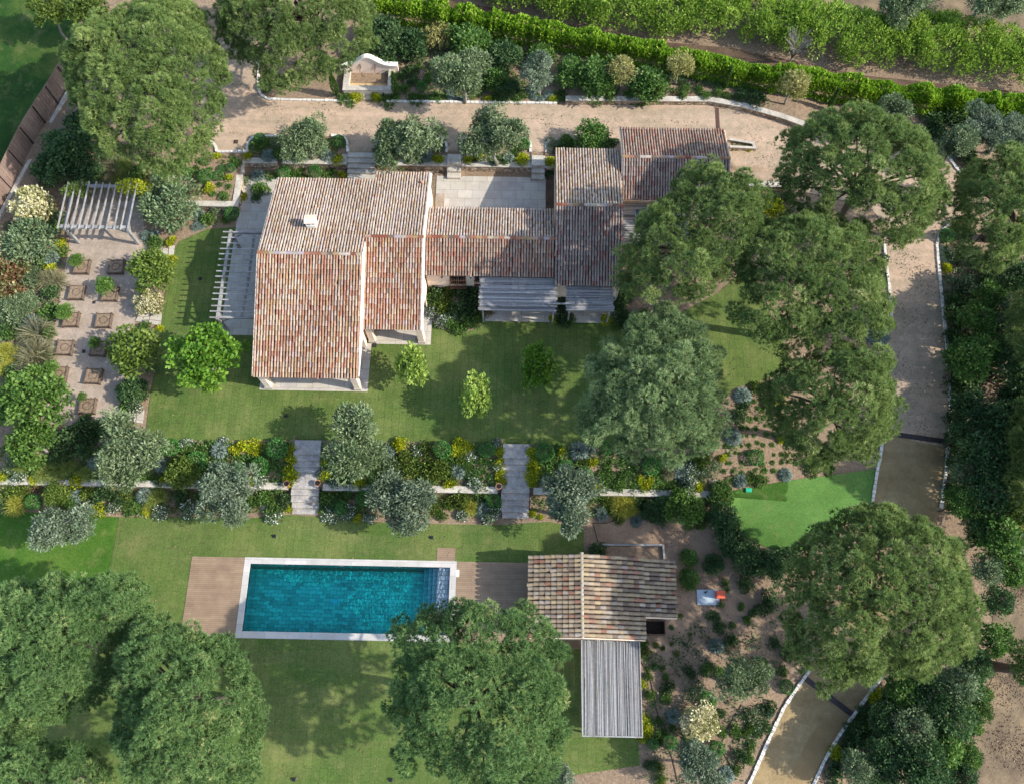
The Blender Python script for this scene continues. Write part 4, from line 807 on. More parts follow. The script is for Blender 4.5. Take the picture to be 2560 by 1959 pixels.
def pine(outline, label, mat='pine', zmid=7.4, ht=4., trunk=None, gap=.04, step=.86, nt=60, needles=13, lobe=.6, rim=True, bark='bark', name="pine_tree"):
    c0 = np.mean([np.array(q) for q in outline], 0); g = G(c0[0], c0[1], zmid); g0 = g[2]
    poly = np.array([P(u, v, g0+zmid+.7)[:2] for u, v in outline]); poly = np.array(smoothpoly(poly, 1)); pc = poly.mean(0); poly = pc+(poly-pc)*(1-(.62 if rim else -.05)/np.linalg.norm(poly-pc, axis=1, keepdims=True))
    lo, hi = poly.min(0), poly.max(0); xs, ys = np.meshgrid(np.arange(lo[0], hi[0], step), np.arange(lo[1], hi[1], step*.87))
    xs = xs+(np.arange(xs.shape[0]) % 2)[:, None]*step/2; x = xs.ravel()+rng.normal(0, .2, xs.size); y = ys.ravel()+rng.normal(0, .2, xs.size)
    k = inside(poly, x, y); x = x[k]; y = y[k]; d = polyd(poly, x, y); dm = max(d.max()*.85, 1)
    # irregular dome: lobes rise and sink
    t = np.clip(d/dm, 0, 1); lob = np.zeros(len(x))
    for _ in range(int(len(x)/5)):
        q = rng.uniform(lo, hi); lob += rng.uniform(-.9, 1.)*np.exp(-((x-q[0])**2+(y-q[1])**2)/rng.uniform(.5, 2.2))
    z = g0+zmid-.7+ht*np.sqrt(np.clip(1-(1-t)**2, 0, 1))*.95+lob*lobe+rng.normal(0, .22, len(x))
    keep = rng.random(len(x)) > gap+.09*(t < .3); C = np.stack([x, y, z], 1)[keep]; tt = t[keep]
    if rim:
        b_ = np.array(resample(list(poly), .62)); b_ = b_+rng.normal(0, .13, b_.shape); C = np.concatenate([C, np.column_stack([b_, g0+zmid-.4+rng.normal(0, .3, len(b_))])]); tt = np.concatenate([tt, np.full(len(b_), .05)])
    # a sparser storey underneath at the rim
    e = (tt < .45); C2 = C[e]+np.stack([rng.normal(0, .3, e.sum()), rng.normal(0, .3, e.sum()), -rng.uniform(.3, .8, e.sum())], 1)
    e = (rng.random(len(C)) < .8) & (tt > .25); C3 = C[e]+np.stack([rng.normal(0, .5, e.sum()), rng.normal(0, .5, e.sum()), -rng.uniform(.7, 1.2, e.sum())], 1)
    C = np.concatenate([C, C2, C3]); R = rng.uniform(.47, .77, len(C))*step; n = len(C)
    ctone = rng.normal(.5, .13, n)
    u = sph(n*nt, -.35); ci = np.repeat(np.arange(n), nt)
    p = C[ci]+u*R[ci][:, None]*np.array([1, 1, .8])*rng.uniform(.72, 1., (n*nt, 1))
    ax = unit(u+np.array([0, 0, .55])); m = len(p); pi_ = np.repeat(np.arange(m), needles)
    tn = (ctone[ci]+rng.normal(0, .13, m))[pi_]+rng.normal(0, .05, m*needles)
    fb = FB(); fb.add(*needle(p[pi_], ax[pi_], .25, .021, tn, .55))
    base = np.array((*(G(*trunk)[:2] if trunk else C[:, :2].mean(0)+rng.normal(0, .5, 2)), 0)); base[2] = h(base[0], base[1])-.1
    top = np.array((*(C[:, :2].mean(0)*.7+base[:2]*.3), g0+zmid+ht*.35))
    ix = rng.choice(len(C), min(26, len(C)), replace=False)
    e = empty(name, base, label, "tree"); tm = trunkmesh("trunk", (0, 0, 0), top-base, .3, .17, bark, [C[i]-base-np.array((0, 0, .25)) for i in ix], .25)
    ob("trunk", tm, e)
    fb.V = [v-base for v in fb.V]; ob("crown", fb.mesh("crown", M[mat]), e); return e
PN = [([(125, 145), (135, 100), (160, 70), (215, 38), (270, 8), (330, -6), (400, -20), (430, 20), (445, 60), (480, 95), (483, 140), (462, 180), (470, 200), (450, 235), (440, 275), (420, 305), (388, 335), (350, 352), (315, 345), (290, 325), (230, 318), (178, 295), (165, 250), (150, 200), (124, 175)], "huge umbrella pine at upper left beside the end of the drive", 'pine', dict(trunk=(421, 322), gap=.02, zmid=7.2)),
 ([(450, 0), (458, 37), (475, 65), (500, 88), (520, 105), (547, 132), (565, 160), (592, 172), (640, 158), (700, 140), (742, 125), (778, 92), (800, 35), (792, -20), (770, -70), (650, -100), (520, -70)], "big pine at the top edge overhanging the soil bed by the fountain", 'pine', dict(trunk=(700, 148), gap=.02, zmid=6.5)),
 ([(1698, 272), (1712, 250), (1765, 238), (1830, 236), (1900, 255), (1960, 280), (2002, 312), (2022, 352), (2048, 388), (2048, 440), (2012, 456), (2005, 488), (1945, 512), (1895, 490), (1830, 482), (1750, 470), (1705, 432), (1682, 390), (1670, 335)], "spreading pine over the drive bend at upper right", 'pine', dict(gap=.06, zmid=8.5, lobe=.9)),
 ([(1440, 402), (1478, 362), (1508, 372), (1538, 376), (1558, 390), (1604, 382), (1640, 425), (1642, 490), (1612, 530), (1582, 560), (1540, 602), (1520, 640), (1450, 660), (1398, 664), (1358, 650), (1343, 606), (1330, 570), (1336, 522), (1365, 492), (1362, 464), (1415, 450)], "pine leaning over the garage roof and its cane pergola", 'pine', dict(gap=.08, zmid=8.2, lobe=1., rim=False)),
 ([(1600, 502), (1650, 472), (1720, 470), (1790, 488), (1850, 498), (1893, 508), (1894, 545), (1872, 575), (1888, 605), (1906, 640), (1905, 690), (1888, 738), (1840, 750), (1780, 742), (1720, 745), (1660, 752), (1612, 730), (1582, 690), (1575, 640), (1590, 590), (1580, 560)], "dense pine between the lawn end and the straight part of the drive", 'pine', dict(gap=.05, zmid=8., lobe=.9, rim=False)),
 ([(1660, 792), (1700, 762), (1760, 738), (1830, 726), (1878, 738), (1912, 772), (1926, 820), (1945, 868), (1938, 908), (1900, 948), (1870, 968), (1838, 982), (1790, 988), (1745, 985), (1702, 955), (1688, 908), (1652, 858), (1642, 820)], "pine just above the upper channel drain beside the planted slope", 'pine', dict(gap=.05, zmid=8.2, lobe=.9)),
 ([(1290, 735), (1330, 722), (1352, 692), (1400, 675), (1450, 668), (1490, 700), (1530, 748), (1562, 830), (1540, 895), (1545, 930), (1500, 968), (1460, 985), (1400, 985), (1350, 955), (1300, 975), (1262, 930), (1250, 880), (1262, 820), (1270, 772)], "bluish pine standing alone in the middle of the right lawn", 'pine_blue', dict(gap=.04, zmid=6.6, ht=3.6, lobe=1., rim=False)),
 ([(1715, 1165), (1740, 1132), (1780, 1105), (1830, 1085), (1872, 1062), (1910, 1068), (1950, 1095), (2008, 1105), (2058, 1140), (2075, 1190), (2096, 1232), (2124, 1310), (2110, 1358), (2085, 1398), (2052, 1430), (2000, 1442), (1960, 1462), (1910, 1440), (1850, 1468), (1815, 1470), (1742, 1440), (1702, 1400), (1690, 1330), (1692, 1270), (1706, 1220)], "huge round pine at lower right overhanging the lower drive", 'pine', dict(gap=.02, zmid=9., ht=4.)),
 ([(1010, 1264), (1048, 1282), (1090, 1292), (1130, 1302), (1190, 1332), (1224, 1370), (1224, 1420), (1200, 1480), (1220, 1540), (1205, 1600), (1180, 1650), (1150, 1690), (1060, 1730), (965, 1700), (938, 1642), (862, 1640), (836, 1590), (852, 1540), (818, 1500), (822, 1462), (856, 1440), (848, 1382), (872, 1342), (920, 1312), (980, 1290)], "big pine covering the right end of the pool and the deck", 'pine_green', dict(gap=.06, zmid=8., lobe=1., rim=False)),
 ([(-20, 1242), (60, 1245), (110, 1232), (160, 1242), (230, 1222), (288, 1240), (318, 1280), (312, 1325), (262, 1345), (236, 1400), (225, 1448), (190, 1488), (160, 1518), (100, 1555), (50, 1572), (-40, 1580)], "large pine at the left edge, behind the other lower left pines", 'pine_green', dict(gap=.04)),
 ([(240, 1425), (252, 1370), (300, 1312), (360, 1330), (420, 1345), (470, 1362), (522, 1402), (540, 1470), (555, 1540), (542, 1600), (532, 1680), (460, 1730), (330, 1720), (250, 1660), (230, 1570), (242, 1500)], "large pine nearest the left deck at lower left", 'pine_green', dict(gap=.03)),
 ([(-40, 1575), (80, 1582), (130, 1592), (172, 1612), (212, 1645), (240, 1690), (170, 1760), (-40, 1760)], "pine in the bottom left corner of the garden", 'pine_green', dict(gap=.04)),
 ([(2066, 352), (2102, 322), (2150, 316), (2215, 330), (2240, 450), (2205, 548), (2125, 572), (2092, 540), (2076, 500), (2062, 445), (2066, 400)], "pine at the right edge beyond the drive bend", 'pine', dict(trunk=(2115, 512), gap=.03, zmid=7.5, lobe=.9)),
 ([(2185, 640), (2225, 590), (2290, 580), (2330, 640), (2330, 760), (2280, 800), (2215, 780), (2188, 720)], "tall pine cut by the right edge, level with the straight drive", 'pine', dict(gap=.06, zmid=6.6, ht=3.2, lobe=.9)),
 ([(2188, 880), (2230, 830), (2300, 830), (2350, 900), (2345, 1040), (2290, 1100), (2215, 1075), (2186, 980)], "tall pine cut by the right edge, level with the wet drive", 'pine', dict(gap=.06, zmid=6., ht=3., lobe=.9)),
 ([(2190, 1370), (2240, 1320), (2310, 1330), (2350, 1420), (2330, 1540), (2250, 1570), (2195, 1500)], "tall pine cut by the right edge beside the dry slope", 'pine', dict(gap=.2, zmid=8., lobe=.9, rim=False))]
for ol, lb, mt, kw in PN: pine(ol, lb, mt, **kw)
# crown built of leafy clumps inside an ellipsoid (unit radius, centre at the origin)
def crown(nc, nl, L, W, cr=.34, flat=.85, zmin=-.5, up=.3, sp=.6, core=.55, tone0=.5):
    C = sph(nc, zmin)*rng.uniform(core, .78, (nc, 1))*np.array([1, 1, flat]); C = np.concatenate([C, rng.normal(0, .28, (max(3, nc//5), 3))]); n = len(C)
    R = rng.uniform(.7, 1.25, n)*cr; ci = np.repeat(np.arange(n), nl); u = sph(n*nl, -.6)
    p = C[ci]+u*R[ci][:, None]*rng.uniform(.5, 1.05, (n*nl, 1)); ct = rng.normal(tone0, .14, n)
    fb = FB(); fb.add(*leaves(p, u+np.array([0, 0, up]), L, W, ct[ci]+rng.normal(0, .15, n*nl), sp)); return fb
CR = {}
def crowns(key, n, mat, **kw): CR[key] = [crown(**kw).mesh("crown", M[mat]) for _ in range(n)]
0 and crowns('olive', 4, 'olive', nc=52, nl=210, L=.105, W=.04, cr=.25, up=.35, sp=.8, core=.5)
0 and crowns('olive_grey', 3, 'olive_grey', nc=52, nl=210, L=.105, W=.04, cr=.25, up=.35, sp=.8, core=.5)
def lobed(nc, nl, L, W, lobes, cr=.2, flat=.8, up=.35, sp=.8):
    lc = np.concatenate([sph(lobes, -.25)*np.array([.56, .56, .4])*rng.uniform(.75, 1.15, (lobes, 1)), [[0, 0, 0]]]); k = rng.integers(len(lc), size=nc)
    C = lc[k]+unit(rng.normal(0, 1, (nc, 3)))*rng.uniform(.2, .38, (nc, 1))*np.array([1, 1, flat]); R_ = rng.uniform(.7, 1.3, nc)*cr; ci = np.repeat(np.arange(nc), nl); u = sph(nc*nl, -.7)
    p = C[ci]+u*R_[ci][:, None]*rng.uniform(.5, 1.05, (nc*nl, 1)); ct = rng.normal(.5, .15, nc); fb = FB(); fb.add(*leaves(p, u+np.array([0, 0, up]), L, W, ct[ci]+rng.normal(0, .16, nc*nl), sp)); return fb
for key in ('olive', 'olive_grey'): CR[key] = [lobed(70, 190, .1, .036, random.choice((4, 5, 6, 7))).mesh("crown", M[key]) for _ in range(6)]
crowns('lime', 1, 'lime', nc=44, nl=60, L=.105, W=.1, cr=.2, up=.5, sp=.7, core=.45)
crowns('young', 2, 'young', nc=26, nl=60, L=.16, W=.12, cr=.3, up=.4, sp=.7)
crowns('green', 3, 'green', nc=34, nl=75, L=.15, W=.1, cr=.3, up=.5, sp=.6)
crowns('bright', 2, 'bright', nc=34, nl=75, L=.13, W=.1, cr=.3, up=.5, sp=.6)
crowns('dark', 4, 'dark', nc=38, nl=80, L=.13, W=.09, cr=.3, up=.5, sp=.6)
crowns('bronze', 2, 'bronze', nc=36, nl=75, L=.15, W=.09, cr=.28, up=.5, sp=.6)
crowns('greygreen', 3, 'greygreen', nc=36, nl=90, L=.14, W=.06, cr=.3, up=.5, sp=.6)
crowns('cream', 2, 'cream', nc=36, nl=80, L=.12, W=.1, cr=.28, up=.5, sp=.6)
crowns('redleaf', 2, 'redleaf', nc=36, nl=80, L=.13, W=.1, cr=.28, up=.5, sp=.6)
crowns('brownleaf', 2, 'brownleaf', nc=26, nl=60, L=.16, W=.07, cr=.3, up=.2, sp=.7)
TK = {k: [trunkmesh("trunk", (0, 0, 0), (.12, -.06, 1), .075, .045, k, [(math.cos(a)*.5, math.sin(a)*.5, 1.15+random.uniform(-.1, .3)) for a in np.linspace(i, i+5.2, 6)], .08, 7) for i in range(2)] for k in ('bark', 'bark2')}
CNT = {}
def tree(u, v, d, key, label, name="tree", cz=None, flat=.9, asp=1., cat="tree", bark='bark2', group=None, rise=.85, rot=None):
    """u, v: middle of the crown in the survey picture, d: its width there"""
    g = G(u, v, 1.5); r = d*.5*mpp(g); cz = cz if cz is not None else r*rise+.9
    g = G(u, v, cz); r = d*.5*mpp(g); i = CNT[key] = CNT.get(key, -1)+1
    e = empty(name, (g[0], g[1], g[2]-.05), label, cat, group); q = CR[key][i % len(CR[key])]
    tk = ob("trunk", TK[bark][i % 2], e); tk.scale = (max(.5, r*.75), max(.5, r*.75), max(.4, cz-r*.15)); tk.rotation_euler = (0, 0, random.uniform(0, 6))
    c = ob("crown", q, e, loc=(0, 0, cz)); c.scale = (r*asp, r/asp, r*flat); c.rotation_euler = (0, 0, random.uniform(0, 6) if rot is None else rot); return e
OL = [(655, 292, 108, 'olive', "dark grey green olive on the planted bank left of the wide stairs"), (873, 298, 130, 'olive', "olive on the planted bank between the wide stairs and the sunlit narrow stairs"), (1062, 298, 128, 'olive', "olive on the planted bank above the paved courtyard"),
 (992, 162, 122, 'olive', "silvery olive right of the fountain above the drive"), (1161, 160, 84, 'olive_grey', "small silver olive just left of the curved retaining wall"), (750, 950, 148, 'olive', "wide olive hugging the right side of the west garden steps"),
 (277, 966, 142, 'olive', "widest olive at the left of the upper terrace, below the kitchen garden"), (488, 1062, 122, 'olive_grey', "grey olive left of the lower west steps"), (872, 1070, 142, 'olive_grey', "grey double crowned olive between the lower stone steps"),
 (1212, 1078, 140, 'olive_grey', "silver olive touching the right of the east stone steps"), (133, 1132, 104, 'olive_grey', "grey olive alone in the side lawn at left"), (1588, 1460, 104, 'olive', "olive in the dry bed right of the long cane pergola"),
 (1500, 1645, 100, 'olive_grey', "grey olive at the bottom edge near the lowest drive"), (1212, 1678, 80, 'olive_grey', "grey olive cut by the bottom edge below the pool pine"), (1945, 12, 92, 'olive', "old olive with dark trunk in the dry meadow at the top"),
 (2118, -8, 110, 'olive', "olive cut by the top edge near the right corner"), (2105, 268, 80, 'olive_grey', "grey olive left of its twin near the upper right hedge end"), (2156, 285, 80, 'olive_grey', "grey olive right of its twin near the upper right hedge end"), (1905, 248, 84, 'olive', "grey green olive peeping out behind the pine over the drive bend")]
for u, v, d, k, lb in OL: tree(u, v, d*1.12, k, lb, "olive_tree", group="olive trees in the garden")
tree(436, 764, 158, 'lime', "lime green broadleaf tree on the lawn at the house corner", "mulberry_tree", cz=3.4, flat=.7)
tree(885, 785, 84, 'young', "small pale yellow green tree beside the middle porch", "young_tree", cz=2.6, asp=.85, rot=.2, flat=1.1, group="young trees on the lawn")
tree(1020, 848, 86, 'young', "pale yellow green young tree in the middle of the lawn", "young_tree", cz=2.6, asp=.82, rot=0, flat=1.1, group="young trees on the lawn")
tree(1155, 783, 96, 'lime', "deep green young tree in shade on the lawn, next to the lone pine", "young_tree", cz=2.6, asp=.85, rot=.1, flat=1.1, group="young trees on the lawn")
tree(80, 862, 122, 'bright', "big light green tree beside the bottom kitchen garden planters", "broadleaf_tree", cz=3.2)
tree(64, 950, 92, 'bright', "light green tree below the kitchen garden at far left", "broadleaf_tree", cz=2.6)
tree(15, 870, 70, 'green', "dark leafy tree at the left edge beside the light green tree", "broadleaf_tree", cz=2.2)
tree(322, 584, 92, 'bronze', "bronze green citrus tree at the upper garden edge of the lawn", "citrus_tree", cz=1.9, rise=.7)
tree(287, 750, 108, 'bronze', "bronze green citrus tree beside the lower planters", "citrus_tree", cz=2.1, rise=.7)
tree(363, 432, 118, 'greygreen', "round grey green evergreen between the trellis pergola and the rubble wall", "evergreen_shrub", cz=1.7)
tree(1270, 292, 76, 'green', "glossy leafy shrub north of the middle tiled roof", "fig_tree", cz=1.6)
tree(1500, 1545, 78, 'cream', "pale yellow green bush right of the long cane pergola's lower end", "variegated_shrub", cz=1.2)
tree(100, 20, 70, 'bronze', "yellow green tree at the top left edge", "broadleaf_tree", cz=3.5); tree(185, 18, 74, 'bronze', "yellow green tree touching the huge umbrella pine's top", "broadleaf_tree", cz=3.5)
tree(1335, 150, 62, 'brownleaf', "brownish feathery small tree against the ivy hedge", "feathery_tree", cz=2.2, group="feathery small trees along the hedge"); tree(1460, 138, 58, 'brownleaf', "straw coloured weeping small tree with pale trunk by the hedge", "feathery_tree", cz=2.4, group="feathery small trees along the hedge"); tree(1702, 182, 66, 'brownleaf', "yellowish weeping small tree near the end of the curved wall", "feathery_tree", cz=2.4, group="feathery small trees along the hedge")
# big bushes of the north bank
for u, v, d, k, lb in [(822, 85, 86, 'dark', "large dark green bush right of the top pine"), (888, 98, 60, 'dark', "smaller dark green bush behind the fountain's right end"), (940, 78, 58, 'brownleaf', "tall brownish bush in front of the ivy hedge"), (1008, 92, 76, 'green', "large green bush above the silvery olive"), (1065, 170, 50, 'green', "green bush between the two northern olives"), (1085, 120, 60, 'dark', "dark green bush against the hedge left of the small silver olive"), (1090, 192, 44, 'dark', "low dark bush left of the small silver olive"), (1226, 160, 62, 'green', "green bush right of the small silver olive"), (1282, 168, 78, 'green', "broad leafy bush above the curved wall's left part"), (1392, 180, 70, 'green', "leafy bush between the feathery trees"), (1160, 118, 50, 'bright', "light green bush behind the small silver olive"),
    (60, 650, 50, 'greygreen', "pale grey green bush in the left bed beside the planters"), (62, 590, 48, 'greygreen', "pale bush in the left bed level with the second planter row"), (65, 525, 104, 'greygreen', "large grey green bush left of the trellis pergola foot"), (30, 660, 64, 'greygreen', "grey green bush at the left edge"), (70, 445, 84, 'cream', "cream flowering bush beside the boundary fence"), (12, 535, 70, 'cream', "cream and red bush at the left edge"), (20, 600, 92, 'redleaf', "reddish leaved bush at the left edge"), (318, 650, 62, 'cream', "greyish tufted bush between two slab paths"), (286, 840, 62, 'dark', "dark green shrub below the lower citrus tree"), (150, 320, 100, 'dark', "dark shrub under the left side of the huge umbrella pine"), (180, 268, 70, 'dark', "dark shrub between fence and umbrella pine"), (115, 360, 80, 'dark', "dark shrub beside the fence above the cream bush"), (190, 372, 60, 'dark', "dark shrub above the trellis pergola"),
    (390, 1012, 74, 'bronze', "yellow green bush below the widest olive"), (1468, 1090, 88, 'bright', "loose light green bush below the terrace wall's right end"), (1400, 1095, 50, 'dark', "dark bush left of the loose light green bush"), (122, 1055, 56, 'bronze', "loose bronze green bush in the lower terrace bed at left"), (60, 825, 80, 'bright', "light bush left of the big light green tree"), (1543, 1062, 62, 'green', "top bush of the hedge beside the artificial turf"), (1552, 1110, 70, 'dark', "second bush down the hedge beside the artificial turf"), (1568, 1158, 72, 'dark', "third bush down the hedge beside the artificial turf"), (1600, 1195, 76, 'dark', "bush at the lower bend of the turf hedge"), (1648, 1212, 70, 'dark', "bush below the turf tip"), (1690, 1200, 56, 'dark', "bush at the right end of the turf hedge, by the big round pine"), (1530, 1210, 48, 'dark', "low dark bush left of the turf hedge"), (1478, 1240, 46, 'green', "fig like green shrub right of the pool house ridge line"), (1478, 1195, 40, 'green', "green shrub near the L shaped timber edging"), (1550, 610, 0, None, None)]:
    if k: tree(u, v, d*(1.18 if v < 215 else 1), k, lb, "bush", cz=max(.5, (d*1.15 if v < 215 else d)*.0125), flat=.85, cat="bush", rise=.5, group="large bushes around the garden")
# dark wood and shrubs beyond the drive
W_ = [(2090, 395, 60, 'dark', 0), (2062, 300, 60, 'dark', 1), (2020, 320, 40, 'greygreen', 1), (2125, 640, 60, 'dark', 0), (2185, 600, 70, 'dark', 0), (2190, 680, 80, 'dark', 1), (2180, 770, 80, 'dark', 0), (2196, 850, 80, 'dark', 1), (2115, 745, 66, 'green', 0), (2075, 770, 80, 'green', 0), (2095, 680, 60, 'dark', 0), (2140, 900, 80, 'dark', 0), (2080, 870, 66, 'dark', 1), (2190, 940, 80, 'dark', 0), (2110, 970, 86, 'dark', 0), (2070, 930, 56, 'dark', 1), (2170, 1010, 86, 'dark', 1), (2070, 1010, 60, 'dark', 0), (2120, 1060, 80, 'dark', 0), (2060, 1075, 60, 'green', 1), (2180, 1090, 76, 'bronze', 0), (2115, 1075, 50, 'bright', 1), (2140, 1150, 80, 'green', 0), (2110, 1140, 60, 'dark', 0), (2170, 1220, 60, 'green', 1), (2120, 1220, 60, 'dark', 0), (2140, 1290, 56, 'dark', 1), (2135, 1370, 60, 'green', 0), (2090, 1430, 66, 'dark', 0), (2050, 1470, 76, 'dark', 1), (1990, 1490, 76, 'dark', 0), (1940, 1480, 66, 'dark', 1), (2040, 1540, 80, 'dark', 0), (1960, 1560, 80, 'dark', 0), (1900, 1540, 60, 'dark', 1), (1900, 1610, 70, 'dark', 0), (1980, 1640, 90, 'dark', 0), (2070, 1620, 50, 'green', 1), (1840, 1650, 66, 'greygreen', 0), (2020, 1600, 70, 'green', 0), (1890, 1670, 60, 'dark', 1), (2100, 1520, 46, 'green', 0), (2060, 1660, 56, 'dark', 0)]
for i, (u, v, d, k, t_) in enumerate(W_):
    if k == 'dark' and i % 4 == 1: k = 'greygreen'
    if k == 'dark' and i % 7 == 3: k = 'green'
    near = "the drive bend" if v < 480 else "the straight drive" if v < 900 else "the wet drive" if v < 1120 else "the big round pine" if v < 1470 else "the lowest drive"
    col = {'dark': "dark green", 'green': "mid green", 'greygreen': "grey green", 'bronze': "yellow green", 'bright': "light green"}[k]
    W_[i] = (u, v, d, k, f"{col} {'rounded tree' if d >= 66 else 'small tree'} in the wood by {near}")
def ordn(i, n): 
    if n == 1: return ""
    w = ["leftmost", "second from the left", "third from the left", "fourth from the left", "fifth from the left", "sixth from the left", "seventh from the left", "eighth from the left", "ninth from the left", "tenth from the left", "eleventh from the left", "twelfth from the left", "thirteenth from the left", "fourteenth from the left", "fifteenth from the left", "sixteenth from the left", "seventeenth from the left"]
    if i == n-1: return ", rightmost"
    return ", "+(w[i] if i < len(w) else f"{n-1-i+1}th from the right" if n-i > 3 else ["", "", "second from the right", "third from the right"][n-i])
def ordered(items, key, lab):
    g = {}
    for it in items: g.setdefault(lab(it), []).append(it)
    return {id(it): l+ordn(i, len(v)) for l, v in g.items() for i, it in enumerate(sorted(v, key=key))}
lb = ordered(W_, lambda t: t[0], lambda t: t[4])
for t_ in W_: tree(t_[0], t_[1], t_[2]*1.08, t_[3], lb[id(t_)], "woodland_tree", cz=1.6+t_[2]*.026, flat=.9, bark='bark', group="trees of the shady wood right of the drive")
# low plants: unit radius prototypes standing on the origin
def ballm(mat, n=1100, L=.17, W=.12, fl=.95):
    u = sph(n, -.75); fb = FB(); fb.add(*leaves(np.array([0, 0, .75])*fl+u*np.array([1, 1, .85])*rng.uniform(.86, .98, (n, 1)), u*.5+np.cross(u, rng.normal(0, 1, (n, 3)))*.8, L, W, rng.normal(.5, .2, n), .3)); return fb.mesh("shrub", M[mat])
def moundm(mat, n=900, L=.2, W=.13, fl=.75, lump=7, split=None, up=.6):
    C = sph(lump, .1)*np.array([.62, .62, .45]); C = np.concatenate([C, [[0, 0, .3]]]); ci = rng.integers(len(C), size=n); u = sph(n, -.3)
    p = C[ci]+u*np.array([.5, .5, .5*fl/.75])*rng.uniform(.6, 1.05, (n, 1)); p[:, 2] = np.maximum(p[:, 2], .02); tn = rng.uniform(0, 1, n) if split is None else np.where(rng.random(n) < split, rng.uniform(.82, 1, n), rng.uniform(0, .74, n))
    fb = FB(); fb.add(*leaves(p, u+np.array([0, 0, up]), L, W, tn, .6)); return fb.mesh("shrub", M[mat])
def spikem(mat, n=300, L=.85, W=.07, bases=1, zs=.75, spr=.5):
    fb = FB()
    for b in range(bases):
        c = np.zeros(3) if bases == 1 else np.array([*rng.normal(0, spr, 2), 0]); m = n//bases; u = sph(m, .05); s = 1 if bases == 1 else .85 if bases == 3 else .6
        tn = rng.normal(.5, .22, m); k = leaves(c+u*.1, u*np.array([1, 1, zs+.2]), L*s, W, tn, .15); fb.add(*k)
        # drooping tips
        tip = c+u*L*s*.8; fb.add(*leaves(tip, u*np.array([1, 1, .1])-np.array([0, 0, .35]), L*s*.45, W*.8, tn, .15))
    return fb.mesh("shrub", M[mat])
KIND = {  # code: (object name, category, words, [meshes], height factor)
 'Y': ("flowering_mound", "shrub", "yellow flowering mound", [moundm('yellow', 800, .22, .16, split=None) for _ in range(3)], .8),
 'B': ("clipped_ball", "shrub", "clipped green ball shrub", [ballm('ball') for _ in range(2)], .95),
 'S': ("silver_shrub", "shrub", "silver blue spiky shrub", [spikem('silver', 420, .9, .085) for _ in range(2)], .8),
 'W': ("white_flowers", "flowers", "white flowering clump", [moundm('whitefl', 900, .19, .12, split=.2) for _ in range(3)], .6),
 'G': ("strap_leaf_plant", "plant", "strap leaved green clump", [spikem('green', 260, .95, .1, 5) for _ in range(3)], .7),
 'T': ("tussock_grass", "grass clump", "arching grass tussock", [spikem('tuss', 900, .95, .028, 3, .9, .22) for _ in range(2)], .9),
 'U': ("tussock_grass", "grass clump", "yellow grass tussock", [spikem('tuss_y', 900, .95, .03, 3, 1.1, .22) for _ in range(2)], .9),
 'R': ("tussock_grass", "grass clump", "straw coloured grass tussock", [spikem('tuss_p', 900, .95, .028, 3, .9, .22) for _ in range(2)], .9),
 'L': ("leafy_shrub", "shrub", "loose leafy shrub", [moundm('bronze', 620, .24, .15, lump=9) for _ in range(3)], .8),
 'M': ("leafy_shrub", "shrub", "loose bright green shrub", [moundm('green', 620, .24, .15, lump=9) for _ in range(3)], .8),
 'D': ("dark_shrub", "shrub", "dark green shrub", [moundm('dark', 700, .22, .14, lump=9) for _ in range(3)], .85),
 'H': ("grey_shrub", "shrub", "grey green shrub", [moundm('greygreen', 800, .2, .09, lump=8) for _ in range(2)], .85),
 'O': ("russet_shrub", "shrub", "russet shrub", [moundm('redleaf', 600, .2, .12) for _ in range(2)], .8),
 'K': ("rosette_plant", "plant", "small green rosette", [spikem('green', 90, .9, .16) for _ in range(3)], .8)}
PL = []
def plants(bed, txt, grp=None):
    """entries: code u v width"""
    for q in txt.split(';'):
        if q.strip(): c, u, v, d = q.split(); PL.append((bed, c, float(u), float(v), float(d)))
b1, b2, b3 = "in upper terrace bed left of west steps", "in upper terrace bed between the steps", "in upper terrace bed right of east steps"
c1, c2, c3 = "in lower terrace bed left of west steps", "in lower terrace bed between the steps", "in lower terrace bed right of east steps"
plants(b1, "Y 7 1023 22;Y 70 1026 24;Y 165 1028 28;Y 267 1025 20;Y 350 1028 22;Y 445 1026 24;Y 502 965 26;Y 525 957 32;Y 545 955 30;Y 540 1030 24;Y 549 965 22;Y 626 962 22;Y 624 985 28;Y 624 1010 30;Y 622 1028 26;B 367 960 36;B 422 992 40;B 510 1012 32;B 595 962 40;B 559 1000 36;S 470 962 38;S 205 990 32;S 345 995 30;W 40 1025 32;W 232 1025 34;W 400 950 28;W 478 948 26;W 561 1030 34;W 420 1018 24;G 332 1028 36;G 300 1022 30;G 143 1035 28;G 467 990 36;G 477 1008 32;G 522 985 34;G 586 1000 42;G 574 985 34;G 596 1035 36;G 440 970 28;T 120 1005 52;T 95 1010 46;T 142 1000 42;T 182 1012 40;T 42 1002 36;D 150 935 60;D 190 915 50;D 175 960 50;D 130 970 44;L 372 988 32;D 225 925 40;H 30 985 40;D 255 1000 40;M 452 1005 26;M 402 962 24;M 540 985 26;K 445 950 14;K 425 958 14;K 560 975 16;M 80 1000 34")
